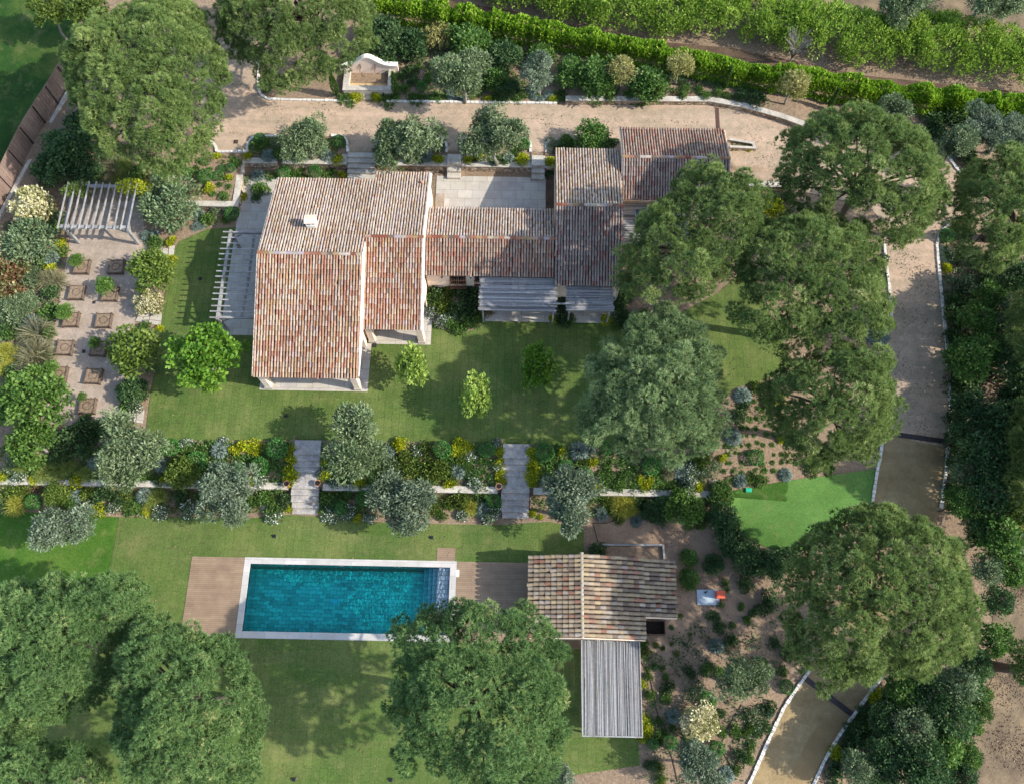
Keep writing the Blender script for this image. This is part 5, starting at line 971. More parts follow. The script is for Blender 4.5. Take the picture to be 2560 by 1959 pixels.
plants(b2, "Y 697 985 26;Y 697 1017 28;Y 770 1032 28;Y 859 952 34;Y 982 957 36;Y 1001 962 32;Y 964 1037 28;Y 864 1032 22;Y 1071 965 22;Y 1070 990 28;Y 1074 1013 26;Y 1074 1031 24;B 739 1012 30;B 949 965 38;B 1044 965 32;S 833 967 32;S 981 1008 36;W 1009 972 32;W 1064 952 24;W 1066 1000 26;W 721 1032 32;W 689 1012 24;W 1019 1037 34;W 897 965 28;G 709 1012 28;G 746 1040 32;G 789 1037 38;G 1029 1040 34;G 1014 1022 30;G 812 1038 28;L 879 975 40;L 916 960 38;L 939 1000 46;L 914 1000 40;L 884 1010 38;L 949 1014 40;H 841 998 46;L 864 990 34;L 931 1022 34;L 986 982 32;H 826 1020 42;M 720 990 28;M 960 985 30;O 905 982 20;M 1000 1000 26;G 1040 985 24;M 850 1025 30;D 800 1015 36;D 905 1030 34;L 970 1025 28;K 1035 1010 18;K 1050 1020 16;W 860 1010 20")
plants(b3, "Y 1140 967 28;Y 1143 992 32;Y 1143 1012 32;Y 1140 1034 22;Y 1205 967 22;Y 1277 1041 28;Y 1372 1026 22;Y 1394 1030 26;Y 1382 1046 22;Y 1495 1042 28;Y 1275 990 22;B 1168 970 36;B 1214 1002 30;B 1253 1020 34;B 1397 1000 36;B 1300 960 26;S 1243 965 44;S 1460 1008 34;G 1175 1000 38;G 1305 1000 32;G 1338 990 30;G 1315 1020 38;G 1350 1010 32;G 1298 1045 36;G 1360 1045 36;G 1400 1050 30;G 1440 1048 34;G 1420 1020 32;W 1270 965 22;W 1473 1035 42;W 1488 1002 38;L 1248 987 26;L 1510 985 42;M 1186 980 26;M 1198 958 18;M 1330 1040 30;R 1430 1000 34;H 1465 1030 26;M 1290 1020 26")
plants(c1, "O 80 1047 18;L 25 1055 38;L 52 1052 32;L 190 1054 32;L 272 1056 28;D 225 1060 46;U 30 1078 46;T 335 1065 46;U 320 1085 28;B 72 1076 28;S 162 1062 30;S 310 1060 36;Y 213 1093 26;Y 313 1098 18;W 187 1090 32;W 242 1090 32;W 347 1097 38;W 405 1092 38;G 272 1090 32;G 290 1078 38;M 569 1062 36;D 609 1068 34;M 586 1092 38;S 571 1087 24;W 588 1103 36;M 150 1075 30;D 255 1070 30;D 385 1065 34;M 425 1070 30;Y 443 1100 18;D 10 1085 34;M 540 1075 34;O 405 1075 16;Y 620 1090 16")
plants(c2, "M 704 1066 42;D 724 1075 40;M 744 1062 36;D 700 1085 34;L 989 1067 44;L 964 1075 30;S 1036 1092 34;W 709 1100 42;W 749 1100 36;W 794 1107 30;W 994 1102 32;W 1054 1105 44;Y 766 1109 20;U 1011 1087 38;B 781 1067 32;B 734 1090 28;B 1059 1075 32;D 1031 1070 28;D 815 1075 34;M 770 1090 26;L 935 1085 28;M 945 1105 24;M 1075 1095 20;Y 689 1095 16;D 840 1060 30")
plants(c3, "U 1338 1080 52;U 1356 1068 42;U 1353 1092 34;D 1375 1078 36;B 1423 1077 32;L 1495 1115 36;M 1328 1115 22;S 1365 1117 24;S 1290 1100 30;L 1300 1068 30;L 1275 1060 26;Y 1143 1098 18;Y 1160 1108 14;M 1430 1105 28;M 1480 1130 20;K 1400 1112 18;Y 1490 1105 22;G 1320 1095 24;H 1418 1118 22")
plants("on the bank left of the wide stairs", "B 728 306 26;S 575 332 30;S 701 332 30;Y 725 342 24;M 556 312 34;M 600 330 30;M 640 335 28;D 615 345 24;M 680 345 24;B 558 300 22;M 690 310 22;H 590 305 26;Y 632 336 18")
plants("on the bank between wide and sunlit stairs", "B 934 307 26;S 914 334 28;Y 938 341 24;Y 819 344 24;D 815 322 30;M 840 342 24;M 880 340 26;M 865 348 20;H 945 315 22;D 900 345 18")
plants("on the bank above the courtyard", "S 1091 337 26;B 1122 310 26;Y 1004 342 22;Y 1029 332 22;Y 1120 342 28;H 1000 310 30;M 1060 342 24;M 1105 325 22;D 1020 340 20;M 1085 348 18")
plants("beside the shaded stairs", "Y 1181 345 26;H 1187 307 34;D 1180 370 24;M 1212 303 34;M 1228 312 26;D 1313 307 28;L 1220 318 24;D 1200 322 26")
plants("behind the big tiled roof", "B 609 372 24;B 675 370 26;Y 735 375 20;G 631 372 28;G 711 375 30;G 584 377 24;S 551 375 28;M 557 405 36;D 550 425 22;G 650 376 22")
plants("in front of the fountain", "Y 763 207 26;Y 808 207 24;G 742 205 32;G 829 210 36")
plants("in the bed right of the fountain", "B 571 187 22;G 882 208 24;G 905 208 26;G 928 207 26;G 945 208 22;S 965 197 18;S 967 210 16;S 984 211 16;S 999 211 16;Y 1046 212 18;D 886 172 26;B 904 187 22;M 924 165 26;D 880 150 28;M 868 190 22;T 1012 200 28;M 1060 212 18;G 1080 208 30;G 1110 212 26;M 1030 190 24;D 860 160 24")
plants("behind the fountain", "M 831 134 38;M 759 127 22;M 925 140 22;K 900 140 18")
plants("under the small silver olive", "S 1140 192 24;S 1146 207 18;S 1160 211 16;S 1176 202 22;Y 1185 211 20;G 1110 195 26")
plants("in the bed above the curved wall", "G 1208 205 28;T 1400 196 38;M 1468 190 18;O 1448 200 14;M 1465 204 20;M 1498 191 18;M 1515 204 22;M 1310 205 26;G 1280 207 26;M 1350 200 22;M 1540 200 18;D 1590 205 30;D 1620 210 34;M 1560 205 20;G 1375 209 26")
plants("in the upper left planting bed", "Y 230 330 22;Y 464 334 18;Y 530 335 20;Y 447 402 22;Y 490 380 18;Y 515 412 18;B 495 360 18;B 477 362 14;B 440 380 28;B 342 385 24;B 390 362 20;B 405 375 22;B 467 377 18;M 300 375 38;R 232 355 44;R 215 375 40;T 262 350 36;T 250 380 34;M 508 350 20;M 430 345 16;M 405 345 14;M 350 370 18;K 380 345 14;K 420 360 14;K 440 350 12;K 450 362 12;K 365 355 14;K 415 395 14;K 470 395 14;K 490 400 14;K 455 415 14;K 500 340 14;M 480 420 22;Y 277 398 26;Y 300 402 26;L 160 400 40;H 400 410 30;H 520 375 22")
plants("in the left bed beside the kitchen garden", "S 110 552 34;S 70 692 42;Y 129 522 22;Y 107 575 22;R 108 596 52;R 62 735 78;R 80 745 50;L 130 540 26;D 110 630 36;M 107 675 46;M 105 715 28;O 75 670 32;U 7 750 36;U 15 767 34;U 32 772 32;U 42 755 28;U 10 790 36;D 32 795 34;M 60 772 24;O 85 790 22;M 75 795 26;H 120 470 40;M 118 485 30;H 45 690 40;D 10 700 40;M 92 600 30;M 20 720 36;M 100 760 22;D 5 650 40;O 60 480 34;M 85 560 30")
plants("around the kitchen garden edge", "S 316 505 28;M 335 518 34;Y 367 517 20;Y 363 560 24;M 345 590 22;Y 342 705 18;M 275 870 34;M 272 835 40;W 285 875 36;D 305 840 30;H 350 575 24;H 300 830 24;S 330 500 18;D 318 505 22;M 310 700 26;H 325 790 30;D 235 905 36;G 170 915 40;G 210 915 36")
plants("along the wall above the lawn corner", "S 425 455 22;S 427 470 20;S 418 486 18;S 430 484 16;H 463 450 32;B 498 460 28;M 445 470 30;W 490 445 16;H 375 490 24;T 480 470 20")
plants("in the round bed by the terrace", "D 935 632 44;M 925 640 40;L 945 645 44;L 965 628 40;L 955 660 40;D 990 625 46;D 1010 612 44;D 1015 640 50;D 985 660 44;D 1005 668 44;M 1000 690 36;M 985 705 34;M 965 695 30;W 950 690 34;W 930 672 30;W 965 680 28;M 1020 690 30;L 1025 680 28;D 970 615 34;O 1042 665 34;D 935 612 30")
plants("beside the shaded cane pergolas", "D 1207 630 30;D 1207 650 30;D 1207 685 34;Y 1188 685 22;M 1222 685 24;Y 1300 685 24;D 1325 650 44;D 1340 630 40;D 1330 670 36;D 1345 690 40;G 1320 695 30;M 1365 690 44;D 1205 665 26;M 1380 680 34")
plants("on the slope beside the artificial turf", "B 1620 981 32;S 1573 936 34;S 1594 848 34;S 1589 1028 30;S 1686 1016 28;Y 1550 980 20;D 1584 895 34;Y 1678 940 22;Y 1672 855 22;L 1625 835 30;D 1600 870 24;M 1740 1000 34;G 1750 985 32;G 1775 1000 26;W 1520 960 30;H 1530 1000 36;M 1630 1025 34;M 1650 870 24;R 1460 1015 20;H 1510 1015 34;L 1610 1025 24;D 1870 955 24")
plants("in the bed inside the straight drive", "Y 1914 695 18;S 1885 720 40;H 1895 690 34;D 1890 660 36;Y 1885 735 14;D 1885 590 34;D 1893 560 30;H 1880 640 30;Y 1655 445 46;M 1660 430 34;D 1690 425 30")
plants("along the outer side of the drive", "B 2028 507 26;H 2073 550 48;H 2068 605 56;S 2018 530 14;S 2030 535 14;S 2020 545 14;S 2038 545 14;S 2022 555 14;S 2035 558 14;Y 2030 575 20;H 2048 480 30;S 2045 500 22;D 2045 640 40;D 2050 680 44;D 2045 720 40;D 2060 650 36;D 2048 770 44;M 2060 800 50;D 2055 830 44;D 2050 900 40;D 2050 950 44;D 2045 990 40;D 2042 1040 36;H 2040 310 30;S 2030 300 18;S 2045 330 20;D 2080 340 44;D 2010 285 40;Y 1878 1490 30;Y 1793 1612 28;D 1850 1520 24;D 1830 1560 34;G 1855 1560 34;D 1820 1590 30;D 1790 1650 34;H 1830 1640 44;D 1920 1500 40;D 1870 1590 40;M 1900 1580 44;D 2105 600 44;D 2100 560 30;D 2135 690 46;M 2110 1490 34;M 2090 1560 30;D 2090 800 40")
plants("on dry earth right of the pool house", "D 1530 1320 28;M 1555 1250 18;D 1545 1345 26;S 1538 1385 32;D 1570 1375 34;M 1515 1435 26;D 1480 1440 24;D 1435 1475 28;M 1425 1495 24;M 1395 1490 24;B 1517 1500 30;B 1438 1590 26;B 1537 1605 26;B 1686 1472 24;S 1445 1535 28;M 1390 1450 18;M 1405 1430 14;M 1420 1432 14;M 1390 1435 12;M 1430 1450 16;Y 1380 1465 18;Y 1380 1540 24;Y 1385 1565 28;Y 1377 1580 22;M 1395 1545 18;M 1415 1545 16;M 1440 1560 16;M 1410 1575 22;M 1425 1570 18;B 1400 1595 20;D 1412 1590 22;M 1480 1590 22;M 1490 1575 26;D 1398 1640 26;L 1415 1645 22;L 1420 1670 24;M 1550 1570 20;M 1575 1565 26;M 1600 1572 18;D 1625 1575 22;M 1610 1600 22;D 1590 1625 28;M 1605 1630 24;M 1580 1650 20;S 1560 1660 30;D 1650 1520 30;S 1650 1525 22;D 1640 1560 28;M 1610 1560 22;M 1640 1420 20;D 1660 1380 24;M 1570 1340 16;M 1590 1300 16;D 1620 1310 26;M 1600 1330 20;K 1560 1265 14;L 1430 1310 14;L 1460 1320 14;K 1440 1345 12;L 1420 1390 12;L 1450 1400 14;L 1440 1380 10;K 1470 1380 10;L 1405 1380 14;L 1385 1400 22;K 1480 1360 12;D 1280 1178 38;M 1380 1380 20;H 1490 1480 40;M 1680 1440 22;D 1690 1400 30;D 1650 1290 44;D 1600 1250 34;M 1540 1440 24;D 1545 1530 22;K 1600 1530 14;M 1545 1295 14;H 1620 1540 40")
plants("beside the mulch path", "U 1720 28 20;U 1760 22 16;M 1980 35 36;H 1860 40 20;M 2060 205 44;M 2110 225 46;M 2150 240 50;D 2190 250 44;D 2040 245 50;D 2075 262 44;D 2005 262 40")
plants("in the triangular planter by the garage", "G 1572 312 16;G 1584 314 16;G 1595 316 14;Y 1606 318 14")
KG = {}
lb = ordered(PL, lambda p: p[2], lambda p: KIND[p[1]][2]+" "+p[0])
for p in PL:
    bed, c, u, v, d = p; nm, cat, wd, ms, hf = KIND[c]; g = G(u, v, .25); r = d*.5*mpp(g); g = G(u, v, r*hf*.55); i = KG[c] = KG.get(c, -1)+1
    o = ob(nm, ms[i % len(ms)], None, lb[id(p)], cat, "plants "+bed); o.location = (g[0], g[1], g[2]-.02); s = r*1.06; o.scale = (s*random.uniform(.9, 1.12), s*random.uniform(.9, 1.12), s*random.uniform(.85, 1.15)); o.rotation_euler = (0, 0, random.uniform(0, 6.28))
# rosettes in planting rows: nothing tells them apart
rows = []
for v in range(838, 1030, 19):
    for u in range(1555, 1720, 17): rows.append((u+random.uniform(-6, 6), v+random.uniform(-4, 4), random.uniform(9, 16)))
spots = [(p[2], p[3], p[4]) for p in PL]
for u, v, d in rows:
    if not inside([(1560, 900), (1600, 838), (1700, 870), (1725, 1000), (1690, 1018), (1560, 1035), (1530, 960)], np.array([u]), np.array([v]))[0] or any((u-a)**2+(v-b)**2 < (c*.5)**2 for a, b, c in spots): continue
    g = G(u, v, .1); r = d*.5*mpp(g); o = ob("rosette_plant", KIND['K'][3][random.randrange(3)], None, "small green rosette planted in rows on the bare slope", "plant", "rosettes in rows on the bare slope"); o.location = g; o.scale = (r, r, r*.8); o.rotation_euler = (0, 0, random.uniform(0, 6))
# cypresses
def cypress(u, v, hh, r, lb, u2=None):
    g = G(u, v); e = empty("cypress_tree", g, lb, "tree", "slim cypress trees"); n = 900; t = rng.uniform(.02, 1, n); a = rng.uniform(0, 2*PI, n); rr = r*np.clip(np.minimum(t*5, 1)*(1-t**2.2)+.03, 0, 1)*rng.uniform(.75, 1.05, n)
    p = np.stack([rr*np.cos(a), rr*np.sin(a), t*hh], 1); d = np.stack([np.cos(a)*.5, np.sin(a)*.5, np.ones(n)], 1); fb = FB(); fb.add(*leaves(p, d, .22, .09, rng.normal(.5, .2, n), .25)); ob("crown", fb.mesh("crown", M['green']), e)
    b = MB(); b.tube([(0, 0, -.05), (0, 0, hh*.8)], [.05, .02], 6); ob("trunk", b.mesh("trunk", M['bark']), e)
cypress(722, 206, 2.8, .26, "slim cypress at the left corner of the fountain"); cypress(851, 206, 2.8, .26, "slim cypress at the right corner of the fountain"); cypress(1553, 190, 2.6, .16, "thin young cypress in front of the ivy hedge"); cypress(1776, 236, 2.6, .16, "thin young cypress at the end of the curved wall")
# hedges
def hedge(name, line, wd, hg, mat, label, dens=70, L=.3, W=.2, bumps=.25, wvar=.15):
    pts = [G(*q)[:2] for q in line]; seg = np.array(pts); ln = np.r_[0, np.cumsum(np.linalg.norm(np.diff(seg, axis=0), axis=1))]; tot = ln[-1]
    w_ = wd if hasattr(wd, '__len__') else [wd]*len(line); n = int(tot*(np.mean(w_)+2*hg)*dens); s = rng.uniform(0, tot, n)
    x = np.interp(s, ln, seg[:, 0]); y = np.interp(s, ln, seg[:, 1]); ww = np.interp(s, ln, w_)/2; bs = rng.uniform(0, tot, int(tot*2.2)); bp_ = rng.normal(0, 1, len(bs)); order = np.argsort(bs); nb = np.interp(s, bs[order], bp_[order])
    i = np.clip(np.searchsorted(ln, s)-1, 0, len(seg)-2); d = unit(seg[i+1]-seg[i]); nr = np.stack([-d[:, 1], d[:, 0]], 1)
    lump = np.zeros(n); q = np.zeros(n); a = rng.uniform(-.15*PI, 1.15*PI, n)
    ca, sa = np.cos(a), np.sin(a); k = .55; ca = np.sign(ca)*np.abs(ca)**k; sa = np.sign(sa)*np.abs(sa)**k
    off = ca*ww; lump = nb*.5+.3*np.sin(s*2.3+off*2)
    hh = hg*(1+bumps*lump*.6); rs = rng.uniform(.8, 1.03, n); off = off*(1+wvar*lump)
    px = x+nr[:, 0]*off*rs; py = y+nr[:, 1]*off*rs; pz = H(px, py)+np.clip(.45*hh+sa*.55*hh*rs, .05, None)
    dr = np.stack([nr[:, 0]*ca, nr[:, 1]*ca, sa+.5], 1); o = np.array((*seg[0], h(*seg[0]))); fb = FB(); fb.add(*leaves(np.stack([px, py, pz], 1)-o, dr, L, W, rng.normal(.5, .2, n)+lump*.08, .55))
    return ob(name, fb.mesh(name, M[mat]), None, label, "hedge", loc=tuple(o))
hedge("ivy_hedge", [(800, 30), (1000, 62), (1250, 108), (1500, 158), (1640, 185), (1750, 200), (1950, 228), (2080, 240), (2200, 252)], 1.5, 1.9, 'ivy', "bright ivy covered hedge running below the mulch path", 200, .24, .18, .35, .22)
def clumphedge(name, line, wd, hg, mat, label, per, nl, L, W, R0):
    seg = np.array([G(*q)[:2] for q in line]); ln = np.r_[0, np.cumsum(np.linalg.norm(np.diff(seg, axis=0), axis=1))]; n = int(ln[-1]*np.mean(wd)*per); t_ = rng.uniform(0, ln[-1], n)
    i = np.clip(np.searchsorted(ln, t_)-1, 0, len(seg)-2); d = unit(seg[i+1]-seg[i]); f = rng.uniform(-1, 1, n); o_ = f*np.interp(t_, ln, wd)/2
    x = np.interp(t_, ln, seg[:, 0])-d[:, 1]*o_; y = np.interp(t_, ln, seg[:, 1])+d[:, 0]*o_; C = np.stack([x, y, H(x, y)+hg*(.35+.5*np.sqrt(np.clip(1-f*f, 0, 1)))*rng.uniform(.85, 1.12, n)], 1)
    R_ = R0*rng.uniform(.7, 1.3, n); ci = np.repeat(np.arange(n), nl); u = sph(n*nl, -.7); p = C[ci]+u*R_[ci][:, None]*np.array([1, 1, 1.1])*rng.uniform(.7, 1.05, (n*nl, 1)); p[:, 2] = np.maximum(p[:, 2], H(p[:, 0], p[:, 1])+.05)
    o = np.array((*seg[0], h(*seg[0]))); fb = FB(); fb.add(*leaves(p-o, u+np.array([0, 0, .5]), L, W, rng.normal(.5, .13, n)[ci]+rng.normal(0, .15, n*nl), .5)); return ob(name, fb.mesh(name, M[mat]), None, label, "hedge", loc=tuple(o))
clumphedge("laurel_hedge", [(930, -55), (1100, -10), (1300, 22), (1450, 35), (1600, 55), (1700, 78), (1800, 95), (1900, 118), (2000, 108), (2100, 128), (2230, 160)], [2.5, 3.2, 4.6, 5.4, 4., 4.4, 5., 2.8, 5.0, 4.8, 4.], 2.4, 'laurel', "wide rough laurel hedge along the top above the mulch path", 3.2, 130, .3, .11, .62)
hedge("hedge", [(2165, 560), (2175, 700), (2185, 830), (2200, 960)], 2., 2.6, 'dark', "dark tall hedge along the right edge beyond the wood", 60, .22, .16, .4)
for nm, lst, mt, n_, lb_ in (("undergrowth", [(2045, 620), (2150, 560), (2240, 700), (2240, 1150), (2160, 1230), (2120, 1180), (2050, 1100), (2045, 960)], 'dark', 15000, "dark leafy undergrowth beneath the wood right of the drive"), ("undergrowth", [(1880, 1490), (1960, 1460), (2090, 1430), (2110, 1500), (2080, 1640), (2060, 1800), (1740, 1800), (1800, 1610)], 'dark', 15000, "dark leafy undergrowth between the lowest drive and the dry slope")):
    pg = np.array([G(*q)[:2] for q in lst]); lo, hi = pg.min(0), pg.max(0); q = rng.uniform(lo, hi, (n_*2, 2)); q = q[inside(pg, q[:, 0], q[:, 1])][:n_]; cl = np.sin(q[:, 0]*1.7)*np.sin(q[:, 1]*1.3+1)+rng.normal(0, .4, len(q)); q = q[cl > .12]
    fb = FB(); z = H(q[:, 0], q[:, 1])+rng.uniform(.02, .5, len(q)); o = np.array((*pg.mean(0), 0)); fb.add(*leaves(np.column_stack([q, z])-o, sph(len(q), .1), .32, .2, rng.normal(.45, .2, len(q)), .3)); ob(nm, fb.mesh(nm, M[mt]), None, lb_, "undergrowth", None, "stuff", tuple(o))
# bare twiggy shrub in the laurel
g = G(1712, 92, 2.5); b = MB(g)
for i in range(26):
    a = random.uniform(0, 6.28); e_ = random.uniform(.6, 1.4); p = (g[0]+math.cos(a)*e_, g[1]+math.sin(a)*e_, g[2]+2.2+random.uniform(.2, .9)); m = (g[0]+math.cos(a)*e_*.45, g[1]+math.sin(a)*e_*.45, g[2]+2.2); b.tube([(g[0], g[1], g[2]+.6), m, p], [.03, .025, .012], 4)
    for _ in range(2): q = tuple(np.array(p)+np.array([random.uniform(-.4, .4), random.uniform(-.4, .4), random.uniform(0, .3)])); b.tube([m, q], [.02, .008], 4)
b.tube([(g[0], g[1], g[2]), (g[0], g[1], g[2]+.7)], [.06, .05], 6)
b.part("bare_shrub", M['bark2'], label="bare grey twigs of a leafless shrub sticking out of the laurel hedge", cat="shrub")
# ------------------------------------------------------------------ kitchen garden planters
def planter(x, y, z):
    o = np.array((x, y, z)); e = ob("raised_planter", None); e.location = o; s = .58; hh = .42
    for a in ((-s, s, -s, -s+.06), (-s, s, s-.06, s), (-s, -s+.06, -s+.061, s-.061), (s-.06, s, -s+.061, s-.061)):
        b = MB(); n = 6
        for i in range(n): b.box(a[0], a[1], a[2], a[3], -.03+i*hh/n, -.03+(i+.9)*hh/n)
        b.box(a[0]+.012, a[1]-.012, a[2]+.012, a[3]-.012, -.04, hh-.03); ob("side_panel", b.mesh("side_panel", M['planter']), e)
    for dx in (-s, s):
        for dy in (-s, s): b = MB(); b.tube([(dx, dy, -.05), (dx, dy, hh+.06)], .045, 6); ob("corner_stake", b.mesh("corner_stake", M['darkwood']), e)
    b = MB(); b.box(-s+.062, s-.062, -s+.062, s-.062, -.02, hh-.09); ob("soil", b.mesh("soil", M['sand'] if False else M['soil']), e)
    b = MB(); b.tube([(math.cos(a)*.3, math.sin(a)*.3, hh-.07) for a in np.linspace(.4, 6.3, 18)]+[(.42, .1, hh-.07), (.5, .12, hh-.02)], .014, 5); ob("drip_hose", b.mesh("drip_hose", M['hose']), e)
    return e
def dup(r, loc, rz):
    c = r.copy(); COL.objects.link(c); c.location = loc; c.rotation_euler = (0, 0, rz)
    for k in [q for q in r.children]: d = k.copy(); COL.objects.link(d); d.parent = c
    return c
pr = planter(0, 0, 0); rown = ["top row", "second row", "third row", "fourth row", "fifth row", "bottom row"]
PT = [(175, 572, 0, 0), (249, 572, 0, 1), (164, 627, 1, 0), (236, 630, 1, 1), (152, 685, 2, 0), (222, 687, 2, 1), (139, 745, 3, 0), (211, 747, 3, 1), (126, 802, 4, 0), (200, 806, 4, 1), (187, 870, 5, 1)]
for i, (u, v, r, s) in enumerate(PT):
    g = G(u, v, .3); e = pr if i == 0 else dup(pr, (0, 0, 0), 0); e.location = g; e.rotation_euler = (0, 0, random.uniform(-.04, .04))
    tag(e, f"woven wooden raised planter in kitchen garden {rown[r]}, {'right' if s else 'left'} column" if r < 5 else "woven wooden raised planter alone in the kitchen garden bottom row", "planter", "raised planters in the kitchen garden")
for u, v, d, lb in ((166, 560, 30, "small lemon tree in the top left planter"), (227, 615, 40, "rounded glossy lemon tree in the second row right planter"), (141, 670, 36, "leafy small tree beside the third row left planter"), (205, 737, 26, "little citrus in the fourth row right planter"), (113, 790, 32, "small tree at the fifth row left planter"), (178, 852, 20, "tiny sapling in the bottom planter")):
    g = G(u, v, .9); r = d*.5*mpp(g); e = empty("lemon_tree", (g[0], g[1], g[2]+.3), lb, "tree", "small trees of the planters"); c = ob("crown", CR['bright'][0], e, loc=(0, 0, .75)); c.scale = (r, r, r*.8); k = ob("trunk", TK['bark'][0], e); k.scale = (.3, .3, .7); c.rotation_euler = (0, 0, random.uniform(0, 6))
# climbers on the trellis
for u, v, d, mt, lb in ((165, 405, 52, 'bronze', "climbing plant on the upper left corner of the trellis pergola"), (285, 400, 56, 'yellow', "yellow flowering climber on the upper right of the trellis pergola")):
    p = P(u, v, 2.5); r = d*.5*mpp(p); o = ob("climber", moundm(mt, 900, .2, .14), None, lb, "climber"); o.location = (p[0], p[1], 2.3); o.scale = (r*1.2, r*.8, r*.5)
# irrigation hoses lying on bare earth
def hoseline(pts, lb):
    q = [G(*a) for a in pts]; o = q[0]; b = MB(o); b.tube([(a[0], a[1], a[2]+.04) for a in q], .022, 5); b.part("irrigation_hose", M['hose'], label=lb, cat="hose", group="irrigation hoses on bare earth")
hoseline([(1270, 1121), (1300, 1121), (1325, 1113)], "dark hose crossing bare earth above the pool house"); hoseline([(1272, 1122), (1278, 1145), (1284, 1168)], "dark hose leading down to the L shaped timber edging")
hoseline([(1375, 1420), (1392, 1445), (1400, 1480), (1410, 1530), (1412, 1565)], "long dark hose beside the cane pergola's right edge"); hoseline([(1425, 1590), (1440, 1620), (1450, 1660), (1456, 1690)], "dark hose in bare earth near the bottom edge"); hoseline([(1590, 1510), (1560, 1560), (1545, 1600), (1570, 1650)], "dark hose curving below the olive in the dry bed"); hoseline([(1590, 560), (1560, 600), (1500, 645)], "dark hose under the house side pine") if False else None

# ------------------------------------------------------------------ low ground cover between the shrubs
def groundcover(lst, mt, per, lb, thr=.0, hz=.22, L=.2, W=.11):
    pg = np.array([G(*q)[:2] for q in lst]); lo, hi = pg.min(0), pg.max(0); n = int(np.prod(hi-lo)*per*2.4); q = rng.uniform(lo, hi, (n, 2)); q = q[inside(pg, q[:, 0], q[:, 1])]
    cl = np.sin(q[:, 0]*1.9+3*np.sin(q[:, 1]*.7))*np.sin(q[:, 1]*2.1+2*np.sin(q[:, 0]*.9))+rng.normal(0, .25, len(q)); q = q[cl > thr]; cl = cl[cl > thr]
    fb = FB(); z = H(q[:, 0], q[:, 1])+rng.uniform(.02, 1, len(q))*hz*np.clip(.5+cl, .3, 1.3); o = np.array((*pg.mean(0), 0)); fb.add(*leaves(np.column_stack([q, z])-o, sph(len(q), .1), L, W, rng.normal(.45, .22, len(q))+.15*np.sin(q[:, 0]*.8), .3))
    ob("ground_cover", fb.mesh("ground_cover", M[mt]), None, lb, "ground cover", None, "stuff", tuple(o))
groundcover([(0, 950), (160, 915), (360, 946), (632, 948), (622, 1040), (300, 1030), (0, 1030)], 'green', 70, "low green ground cover between shrubs in the upper terrace bed left of the west steps", -.35, .3)
groundcover([(688, 950), (1078, 953), (1076, 1045), (690, 1038)], 'green', 70, "low green ground cover between shrubs in the upper terrace bed between the steps", -.35, .3)
groundcover([(1136, 955), (1260, 960), (1500, 975), (1505, 1050), (1136, 1045)], 'green', 60, "low green ground cover between shrubs in the upper terrace bed right of the east steps", -.35, .3)
groundcover([(0, 1050), (300, 1052), (622, 1055), (620, 1098), (400, 1102), (0, 1092)], 'bronze', 55, "low olive green ground cover in the lower terrace bed left of the west steps", -.35, .3)
groundcover([(690, 1056), (1074, 1062), (1072, 1108), (900, 1112), (690, 1102)], 'bronze', 50, "low olive green ground cover in the lower terrace bed between the steps", -.35, .3)
groundcover([(1140, 1065), (1520, 1068), (1520, 1120), (1300, 1105), (1150, 1112)], 'green', 45, "low ground cover in the lower terrace bed right of the east steps", -.35, .3)
groundcover([(860, 140), (1192, 130), (1192, 214), (856, 212)], 'green', 45, "low ground cover in the bed right of the fountain", .15)
groundcover([(1200, 165), (1640, 190), (1690, 240), (1570, 206), (1200, 207)], 'green', 45, "low ground cover above the curved wall", .1)
groundcover([(552, 297), (742, 297), (742, 345), (540, 345)], 'bronze', 55, "low ground cover on the bank left of the wide stairs", .05)
groundcover([(812, 304), (955, 302), (955, 346), (810, 346)], 'bronze', 55, "low ground cover on the bank between wide and sunlit stairs", .05)
groundcover([(992, 302), (1134, 302), (1134, 346), (992, 346)], 'bronze', 55, "low ground cover on the bank above the courtyard", .05)
groundcover([(0, 480), (120, 470), (148, 545), (110, 740), (90, 830), (0, 840)], 'greygreen', 55, "low grey green ground cover in the left bed")
groundcover([(320, 340), (525, 338), (518, 425), (330, 440), (200, 400), (230, 340)], 'bronze', 30, "thin olive green ground cover in the upper left planting bed", .35)
groundcover([(2015, 300), (2050, 340), (2100, 330), (2065, 420), (2075, 480), (2020, 510), (2018, 560), (2040, 740), (2042, 900), (2110, 900), (2110, 560), (2130, 300)], 'dark', 45, "low dark ground cover along the outside of the drive", -.1)
groundcover([(1380, 1400), (1500, 1330), (1660, 1330), (1700, 1400), (1640, 1560), (1590, 1680), (1380, 1690)], 'dark', 30, "thin dark ground cover in the dry bed below the pool house", .15)
groundcover([(1540, 850), (1700, 840), (1730, 990), (1560, 1030)], 'green', 25, "thin ground cover on the slope beside the artificial turf", .3)
groundcover([(795, 60), (1000, 66), (1250, 112), (1640, 190), (1640, 205), (1200, 165), (1190, 140), (860, 138)], 'dark', 50, "low dark ground cover at the foot of the ivy hedge", -.2, .4)
groundcover([(1960, 250), (2196, 250), (2196, 320), (2060, 320), (2010, 290)], 'dark', 50, "low dark ground cover at the end of the ivy hedge", -.2, .4)

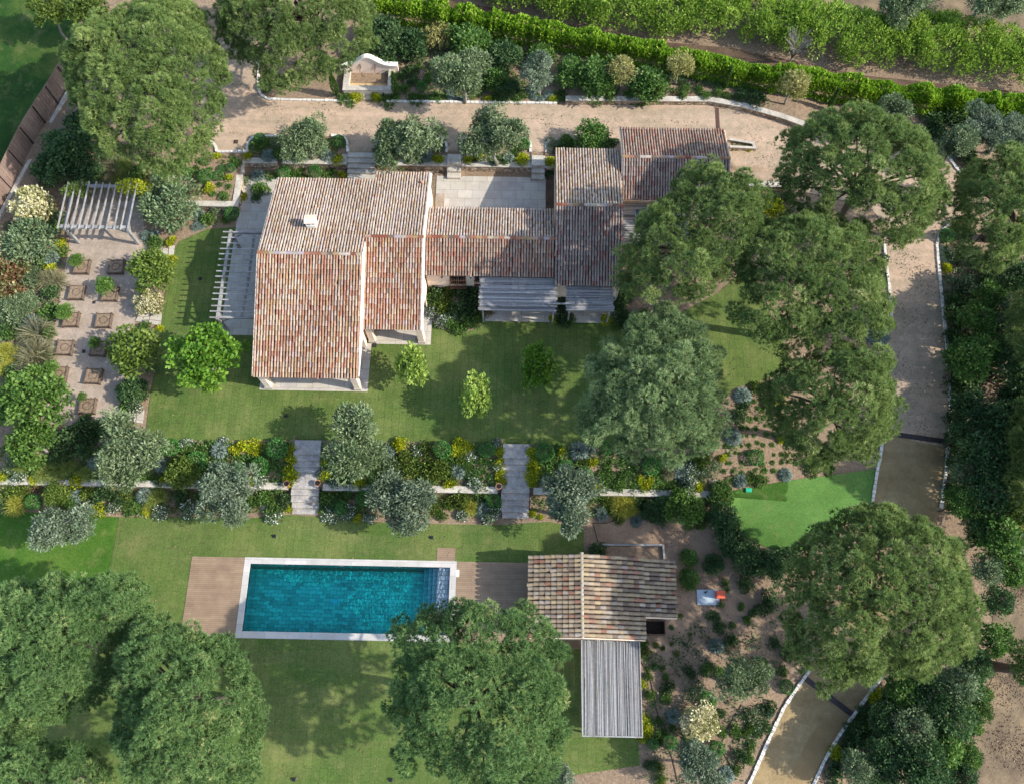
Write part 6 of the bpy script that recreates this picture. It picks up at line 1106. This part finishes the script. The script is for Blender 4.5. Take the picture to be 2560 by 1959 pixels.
# dry needles and leaves fallen along the drive, on paving and under the trees
def litter(lst, n, lb, cols='brownleaf'):
    pg = np.array([G(*q)[:2] for q in lst]); lo, hi = pg.min(0), pg.max(0); q = rng.uniform(lo, hi, (n*3, 2)); q = q[inside(pg, q[:, 0], q[:, 1])]
    cl = np.sin(q[:, 0]*1.1+2*np.sin(q[:, 1]*.5))+np.sin(q[:, 1]*1.3+2*np.sin(q[:, 0]*.6))+rng.normal(0, .7, len(q)); q = q[cl > .5][:n]; q = q[~((q[:, 0] > -23) & (q[:, 0] < 5.3) & (q[:, 1] > -18.4) & (q[:, 1] < -12.3))]; q = q[~((q[:, 0] > -23) & (q[:, 0] < 8.2) & (q[:, 1] > -.3) & (q[:, 1] < 19))]
    o = np.array((*pg.mean(0), 0)); fb = FB(); fb.add(*leaves(np.column_stack([q, H(q[:, 0], q[:, 1])+.055])-o, sph(len(q))*np.array([1, 1, .06]), .13, .06, rng.uniform(0, 1, len(q)))); ob("leaf_litter", fb.mesh("leaf_litter", M[cols]), None, lb, "leaf litter", None, "stuff", tuple(o))
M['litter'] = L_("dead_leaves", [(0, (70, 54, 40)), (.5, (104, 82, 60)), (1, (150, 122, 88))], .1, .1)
litter(DR[-14:]+DL[:8], 2200, "brown needles fallen on the straight drive", 'litter')
litter([(430, 150), (550, 190), (700, 222), (1700, 270), (1690, 400), (1560, 330), (1130, 292), (560, 290), (440, 290)], 2600, "brown needles scattered on the upper gravel drive", 'litter')
litter([(1262, 1130), (1530, 1115), (1640, 1330), (1560, 1500), (1390, 1430)], 2600, "dead leaves on the trodden earth by the pool house", 'litter')
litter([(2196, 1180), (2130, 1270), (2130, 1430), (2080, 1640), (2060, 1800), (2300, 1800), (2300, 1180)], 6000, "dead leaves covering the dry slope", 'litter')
litter([(320, 540), (520, 500), (1330, 700), (1680, 790), (1520, 900), (1260, 950), (320, 930)], 1800, "few dead leaves on the upper lawn", 'litter')
litter([(260, 1110), (1180, 1120), (1240, 1400), (1370, 1640), (600, 1680), (230, 1290)], 2200, "few dead leaves on the pool lawn", 'litter')
